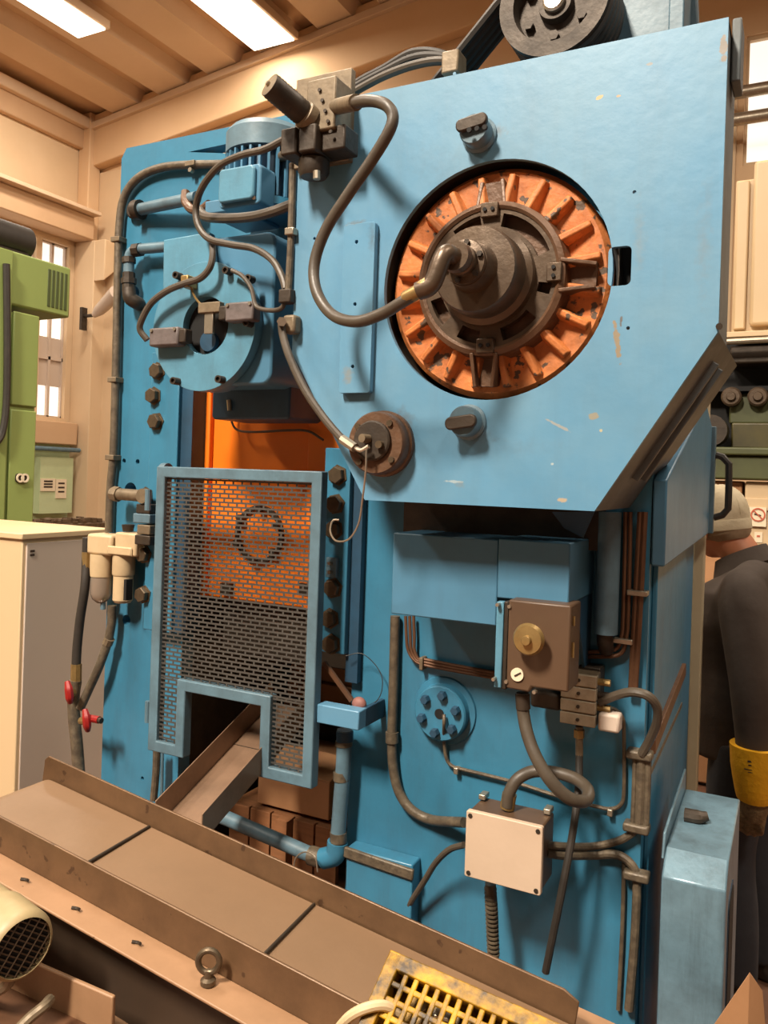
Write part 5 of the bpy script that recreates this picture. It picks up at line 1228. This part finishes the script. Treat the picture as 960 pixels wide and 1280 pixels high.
put('cross_beam', MB().box(xs0, X1, QY+.05, QY+.3, qz(452), qz(430)), DARKST, mr, bevel=0.01)
put('rail_bar', MB().box(X0-.1, X1, QY+.1, QY+.25, qz(486), qz(480)), BLACK, mr)
for px in (915, 948, 981, 1014):
    c = P(px, 497, QY+.15); put('roller', MB().lathe([(0.055, 0), (0.055, 0.06), (0.045, 0.07), (0.026, 0.07), (0.026, 0.085), (0.022, .09)], c, FRONT, 24), GREASE, mr)
put('roller_block', MB().box(X0+.1, X1, QY+.15, QY+.3, qz(527), qz(487)), GREENK, mr, bevel=0.01)
put('oil_bed', MB().box(X0+.12, X1, QY+.08, QY+.3, qz(560), qz(527)), MOSS, mr, bevel=0.01)
put('shaft_end', MB().lathe([(0.09, 0), (0.09, .15)], P(891, 540, QY+.1), FRONT, 20), DARKST, mr)
put('bed_ledge', MB().box(X0-.2, X1, QY-.08, QY+.3, qz(570), qz(560)), GREENK, mr, bevel=0.01)
put('bed_beam', MB().box(X0-.2, X1, QY-.05, QY+.3, qz(600), qz(570)), GREENK, mr, bevel=0.01)
put('lower_panel', MB().box(qx(930, 650), X1, QY, QY+.3, 0.02, qz(602)), IVORY, mr, bevel=0.01)
put('lower_panel', MB().box(X0-.2, qx(926, 650), QY+.02, QY+.3, 0.02, qz(602)), CARD, mr, bevel=0.01)
put('panel_ledge', MB().box(qx(931, 650), X1, QY-.012, QY, qz(638), qz(623)), IVORY, mr, bevel=0.003)
put('machine_foot', MB().box(X0-.2, X1, QY+.05, QY+.85, 0, 0.02), DARKST, mr)
sg = empty('prohibition_sign', P(947, 648, QY-.012), 'square cream sign with a red prohibition ring beside the cap', 'sign')
a = R(936, 634, 958, 658, QY-.012)
put('sign_board', MB().box(a[0], a[1], QY-.020, QY-.013, a[2], a[3]), PAPER, sg)
c = P(947.5, 643.5, QY-.021); r = M(8.5, 947, 645, QY)
put('sign_ring', MB().lathe([(r*0.80, 0), (r*0.80, .003), (r, .003), (r, 0)], c, FRONT, 28, ring=True), SIGNRED, sg)
put('sign_bar', MB().bar(c+Vector((-r*.6, -.002, r*.6)), c+Vector((r*.6, -.002, -r*.6)), 0.006, 0.003, up=(0, 1, 0)), SIGNRED, sg)
put('sign_symbol', MB().bar(c+Vector((-r*.5, -.001, r*.1)), c+Vector((r*.4, -.001, -.004)), 0.003, 0.008), INK, sg)
sg2 = empty('small_label', P(948, 671, QY-.005), 'small cream label stuck below the prohibition sign', 'label')
a = R(943, 665, 953, 678, QY)
put('label_sheet', MB().box(a[0], a[1], QY-.006, QY-.001, a[2], a[3]), PAPER, sg2)
put('label_mark', MB().box(a[0]+.012, a[1]-.012, QY-.008, QY-.006, a[2]+.03, a[3]-.018), SIGNRED, sg2)
# two pipes along the back wall
for py, px1 in ((119, 0), (152, 0)):
    z = P(945, py, YB-.3).z; x = P(926, py, YB-.3).x
    w_ = put('wall_pipe', MB().cyl((x-1.0, YB-.45, z), (XRIGHT, YB-.45, z), 0.075, n=14), ZINC, wall_back)
# ================================================================== THE MAN
MBASE = Vector((-0.132, 3.11, 0))
mp = Matrix.Translation(MBASE) @ Matrix.Rotation(math.radians(70), 4, 'Z')   # local +Y forward (to the left), -X his left side
def L(x, y, z): return mp @ Vector((x, y, z))
man = empty('person', MBASE, 'person in dark brown shirt and white cap looking into the press, yellow glove on', 'person')
def limb(mb, pts, rs, n=14): mb.tube([L(*p) for p in pts], rs, n, 6)
hm = mp @ Matrix.Translation((-0.01, 0.140, 1.595)) @ Matrix.Rotation(math.radians(-14), 4, 'X') @ Matrix.Rotation(math.radians(-18), 4, 'Z')
def hsphere(mb, c, rx, ry, rz, nu=14, nv=10):
    t = MB(); t.sphere(c, rx, ry, rz, nu, nv); mb.add([hm @ v for v in t.v], t.f)
body = MB()
hsphere(body, (0, 0, 0), 0.078, 0.098, 0.118, 20, 14)
hsphere(body, (0, 0.045, -0.065), 0.052, 0.055, 0.06)
hsphere(body, (0, 0.108, -0.02), 0.014, 0.020, 0.026, 10, 8)
limb(body, [(0, -0.01, 1.36), (-0.003, 0.03, 1.44), (-0.008, 0.105, 1.55)], [0.078, 0.068, 0.064])
body.rings([(0, 0, .84, .15, .10), (0, 0, .95, .165, .115), (0, 0, 1.10, .155, .11), (0, -.01, 1.25, .175, .115), (0, -.015, 1.36, .17, .10), (0, -.015, 1.42, .11, .07), (0, -.01, 1.45, .06, .05)], mp)
for q in (-1, 1):
    limb(body, [(q*.09, 0, .9), (q*.10, .02, .50), (q*.10, -.01, .10)], [.085, .058, .042])
    limb(body, [(q*.10, -.03, .05), (q*.11, .07, .045), (q*.115, .15, .035)], [.04, .042, .03])
LA = [(-.17, -.02, 1.375), (-.225, -.085, 1.10), (-.225, -.105, .86)]          # left arm hangs, right arm reaches forward
RA = [(.17, -.01, 1.375), (.20, .06, 1.12), (.16, .26, 1.02)]
limb(body, LA, [.055, .045, .033]); limb(body, RA, [.055, .045, .033])
bd_ = put('body', body, SKIN, man, remesh=0.010)
for q in (-1, 1):
    e_ = MB(); hsphere(e_, (q*0.081, 0.004, -0.022), 0.011, 0.021, 0.034, 12, 10); hsphere(e_, (q*0.084, 0.002, -0.046), 0.009, 0.012, 0.012, 10, 8)
    put('ear', e_, SKIN, bd_)
for q in (-1, 1):
    e_ = MB(); hsphere(e_, (q*0.032, 0.088, 0.008), 0.013, 0.010, 0.009, 10, 8); put('eye', e_, PAPER, bd_)
e_ = MB(); hsphere(e_, (0, 0.098, -0.066), 0.024, 0.008, 0.007, 10, 8); put('lips', e_, PINK, bd_)
shirt = MB()
shirt.rings([(0, .035, .80, .185, .165), (0, .045, .95, .192, .178), (0, .05, 1.10, .187, .185), (0, .05, 1.25, .205, .190), (0, .035, 1.36, .195, .160), (0, .005, 1.42, .13, .095), (0, .03, 1.455, .078, .075)], mp, 28)
limb(shirt, [(-.09, -.005, 1.39), (-.15, -.015, 1.382), (-.198, -.04, 1.31), (-.240, -.090, 1.10), (-.236, -.10, .95), (-.232, -.105, .85)], [.06, .074, .080, .070, .060, .056])
limb(shirt, [(.09, -.005, 1.39), (.15, -.01, 1.382), (.195, .0, 1.31), (.22, .06, 1.10), (.17, .24, 1.02)], [.06, .074, .078, .066, .052])
for q in (-1, 1): limb(shirt, [(0, .0, 1.425), (q*.08, -.015, 1.415), (q*.16, -.02, 1.38), (q*.20, -.035, 1.30)], [.062, .062, .066, .05])
for k in range(5):                                                              # soft folds over the ribs and sleeve
    limb(shirt, [(-.17+.02*k, -.12+.02*k, 1.22-.07*k), (-.10+.03*k, -.135, 1.17-.07*k), (.0+.03*k, -.13, 1.16-.075*k)], [.012, .016, .010], 8)
sh_ = put('shirt', shirt, SHIRT, man, remesh=0.010, label='dark brown long-sleeved shirt')
nK = 22; rg = []
for hh, rx_, ry_ in ((1.425, .086, .086), (1.482, .075, .078), (1.488, .080, .083), (1.430, .100, .104)):
    for k in range(nK):
        t = math.radians(108+324*k/(nK-1)); y = -.004+ry_*math.sin(t)
        rg.append(L(-.002+rx_*math.cos(t), y+.050+(hh-1.43)*.3, hh-.50*y))
fs = [(r_*nK+k, r_*nK+k+1, ((r_+1) % 4)*nK+k+1, ((r_+1) % 4)*nK+k) for r_ in range(4) for k in range(nK-1)]
fs += [(0, nK, 2*nK, 3*nK), (nK-1, 4*nK-1, 3*nK-1, 2*nK-1)]
put('collar', MB().add(rg, fs), SHIRT, sh_)
jn = MB()
jn.rings([(0, 0, .74, .17, .13), (0, 0, .86, .172, .125), (0, 0, .97, .168, .12)], mp)
for q in (-1, 1):
    limb(jn, [(q*.088, 0, .86), (q*.098, .01, .68), (q*.10, .02, .48), (q*.10, -.005, .26), (q*.10, -.01, .06)], [.105, .098, .078, .072, .070])
put('trousers', jn, JEANS, man, remesh=0.012, label='dark grey jeans')
for q in (-1, 1):
    shoe = MB(); limb(shoe, [(q*.10, -.05, .05), (q*.11, .06, .05), (q*.115, .17, .04)], [.05, .052, .04]); shoe.rings([(q*.105, .05, 0.0, .05, .14), (q*.105, .05, .03, .05, .14)], mp)
    put('shoe', shoe, BLACKH, man, remesh=0.012)
# cap: crown, band, peak towards the press
cm = hm @ Matrix.Translation((0, -.004, .022)) @ Matrix.Rotation(math.radians(6), 4, 'X')
rows = [(0, 0, -.03, .090, .110)]
for k in range(9):
    t = math.radians(90*k/8); rows.append((0, 0, 0.112*math.sin(t), max(.004, .092*math.cos(t)**0.8), max(.004, .113*math.cos(t)**0.8)))
cap = put('cap', MB().rings(rows, cm, 28, 2.0), CAP, man, label='creased off-white cap')
put('cap_band', MB().rings([(0, 0, -.055, .0905, .1105), (0, 0, -.052, .0930, .1130), (0, 0, -.022, .0945, .1145), (0, 0, -.016, .0925, .1125)], cm, 28, 2.0), CAP, cap)
for k in range(6):
    t0 = math.radians(60*k+20); pts = [cm @ Vector((.0925*math.cos(t0)*math.cos(math.radians(f)), .1135*math.sin(t0)*math.cos(math.radians(f)), .1135*math.sin(math.radians(f)))) for f in (0, 20, 40, 60, 78)]
    put('cap_seam', MB().tube(pts, 0.0018, 5), CAP, cap)
vs = []
for k in range(9):
    t = math.radians(20+140*k/8); vs.append((.085*math.cos(t), .085*math.sin(t)+.02, .005))
for k in range(9):
    t = math.radians(20+140*k/8); vs.append((.095*math.cos(t), .185*math.sin(t), -.012))
vs2 = [hm @ Vector(v) for v in vs]+[hm @ (Vector(v)+Vector((0, 0, .006))) for v in vs]
fs = [(k, k+1, k+10, k+9) for k in range(8)]+[(18+k, 18+k+9, 18+k+10, 18+k+1) for k in range(8)]+[(k+9, k+10, k+28, k+27) for k in range(8)]
put('cap_peak', MB().add(vs2, fs), CAP, cap)
put('cap_button', MB().lathe([(0.008, 0), (0.006, 0.004)], cm @ Vector((0, 0, .111)), (0, 0, 1), 10), CAP, cap)
put('hair', MB().rings([(0, -.026, -.072, .056, .070), (0, -.016, -.05, .079, .093), (0, -.008, -.01, .084, .100)], hm, 24, 2.0), mat('grey_hair', '9c8468', 0.8, col2='7d6347', scale=60, amount=.6), man)
# glove on the hanging left hand: gauntlet cuff, palm, five fingers
gv = MB()
limb(gv, [(-.231, -.105, .905), (-.230, -.105, .84), (-.226, -.105, .77), (-.222, -.103, .735)], [.078, .074, .063, .055], 24)
gcf = put('glove_cuff', gv, YELG, man, label='yellow gauntlet glove cuff with small dark print')
for (fz, dx, w2, h2) in ((.872, -.012, .007, .006), (.860, -.012, .005, .004), (.846, -.012, .016, .0025), (.838, -.010, .008, .002)):
    c = L(-.230, -.105, fz)+Vector((dx, -.0755+.0, 0)); c.y += (0.905-fz)*.06
    put('glove_print', MB().bar(c-Vector((w2, 0, 0)), c+Vector((w2, 0, 0)), 0.004, h2), INK, gcf)
hand = MB()
limb(hand, [(-.222, -.103, .755), (-.220, -.10, .71), (-.215, -.092, .665)], [.048, .048, .036], 14)
limb(hand, [(-.205, -.07, .725), (-.185, -.045, .69), (-.185, -.03, .655), (-.19, -.026, .63)], [.018, .015, .013, .010], 10)
for k, (dy, ln_) in enumerate(((-.062, .075), (-.083, .085), (-.105, .080), (-.126, .062))):
    limb(hand, [(-.215, dy, .685), (-.212, dy+.004, .650), (-.200, dy+.010, .650-ln_*.40), (-.178, dy+.018, .650-ln_*.65)], [.014, .0125, .0115, .009], 10)
put('glove_hand', hand, KNIT, man, remesh=0.005, label='stained knitted glove hand with curled fingers')
gh_ = MB(); limb(gh_, [(.16, .25, 1.02), (.15, .31, 1.01), (.14, .35, 1.0)], [.040, .040, .033], 12)
for k in range(4): limb(gh_, [(.17-k*.022, .34, 1.0), (.165-k*.02, .39, .99), (.16-k*.02, .42-.006*k, .97)], [.013, .012, .009], 8)
limb(gh_, [(.12, .31, 1.01), (.09, .35, 1.0), (.085, .38, .99)], [.015, .013, .010], 8)
put('hand', gh_, SKIN, man, remesh=0.005)
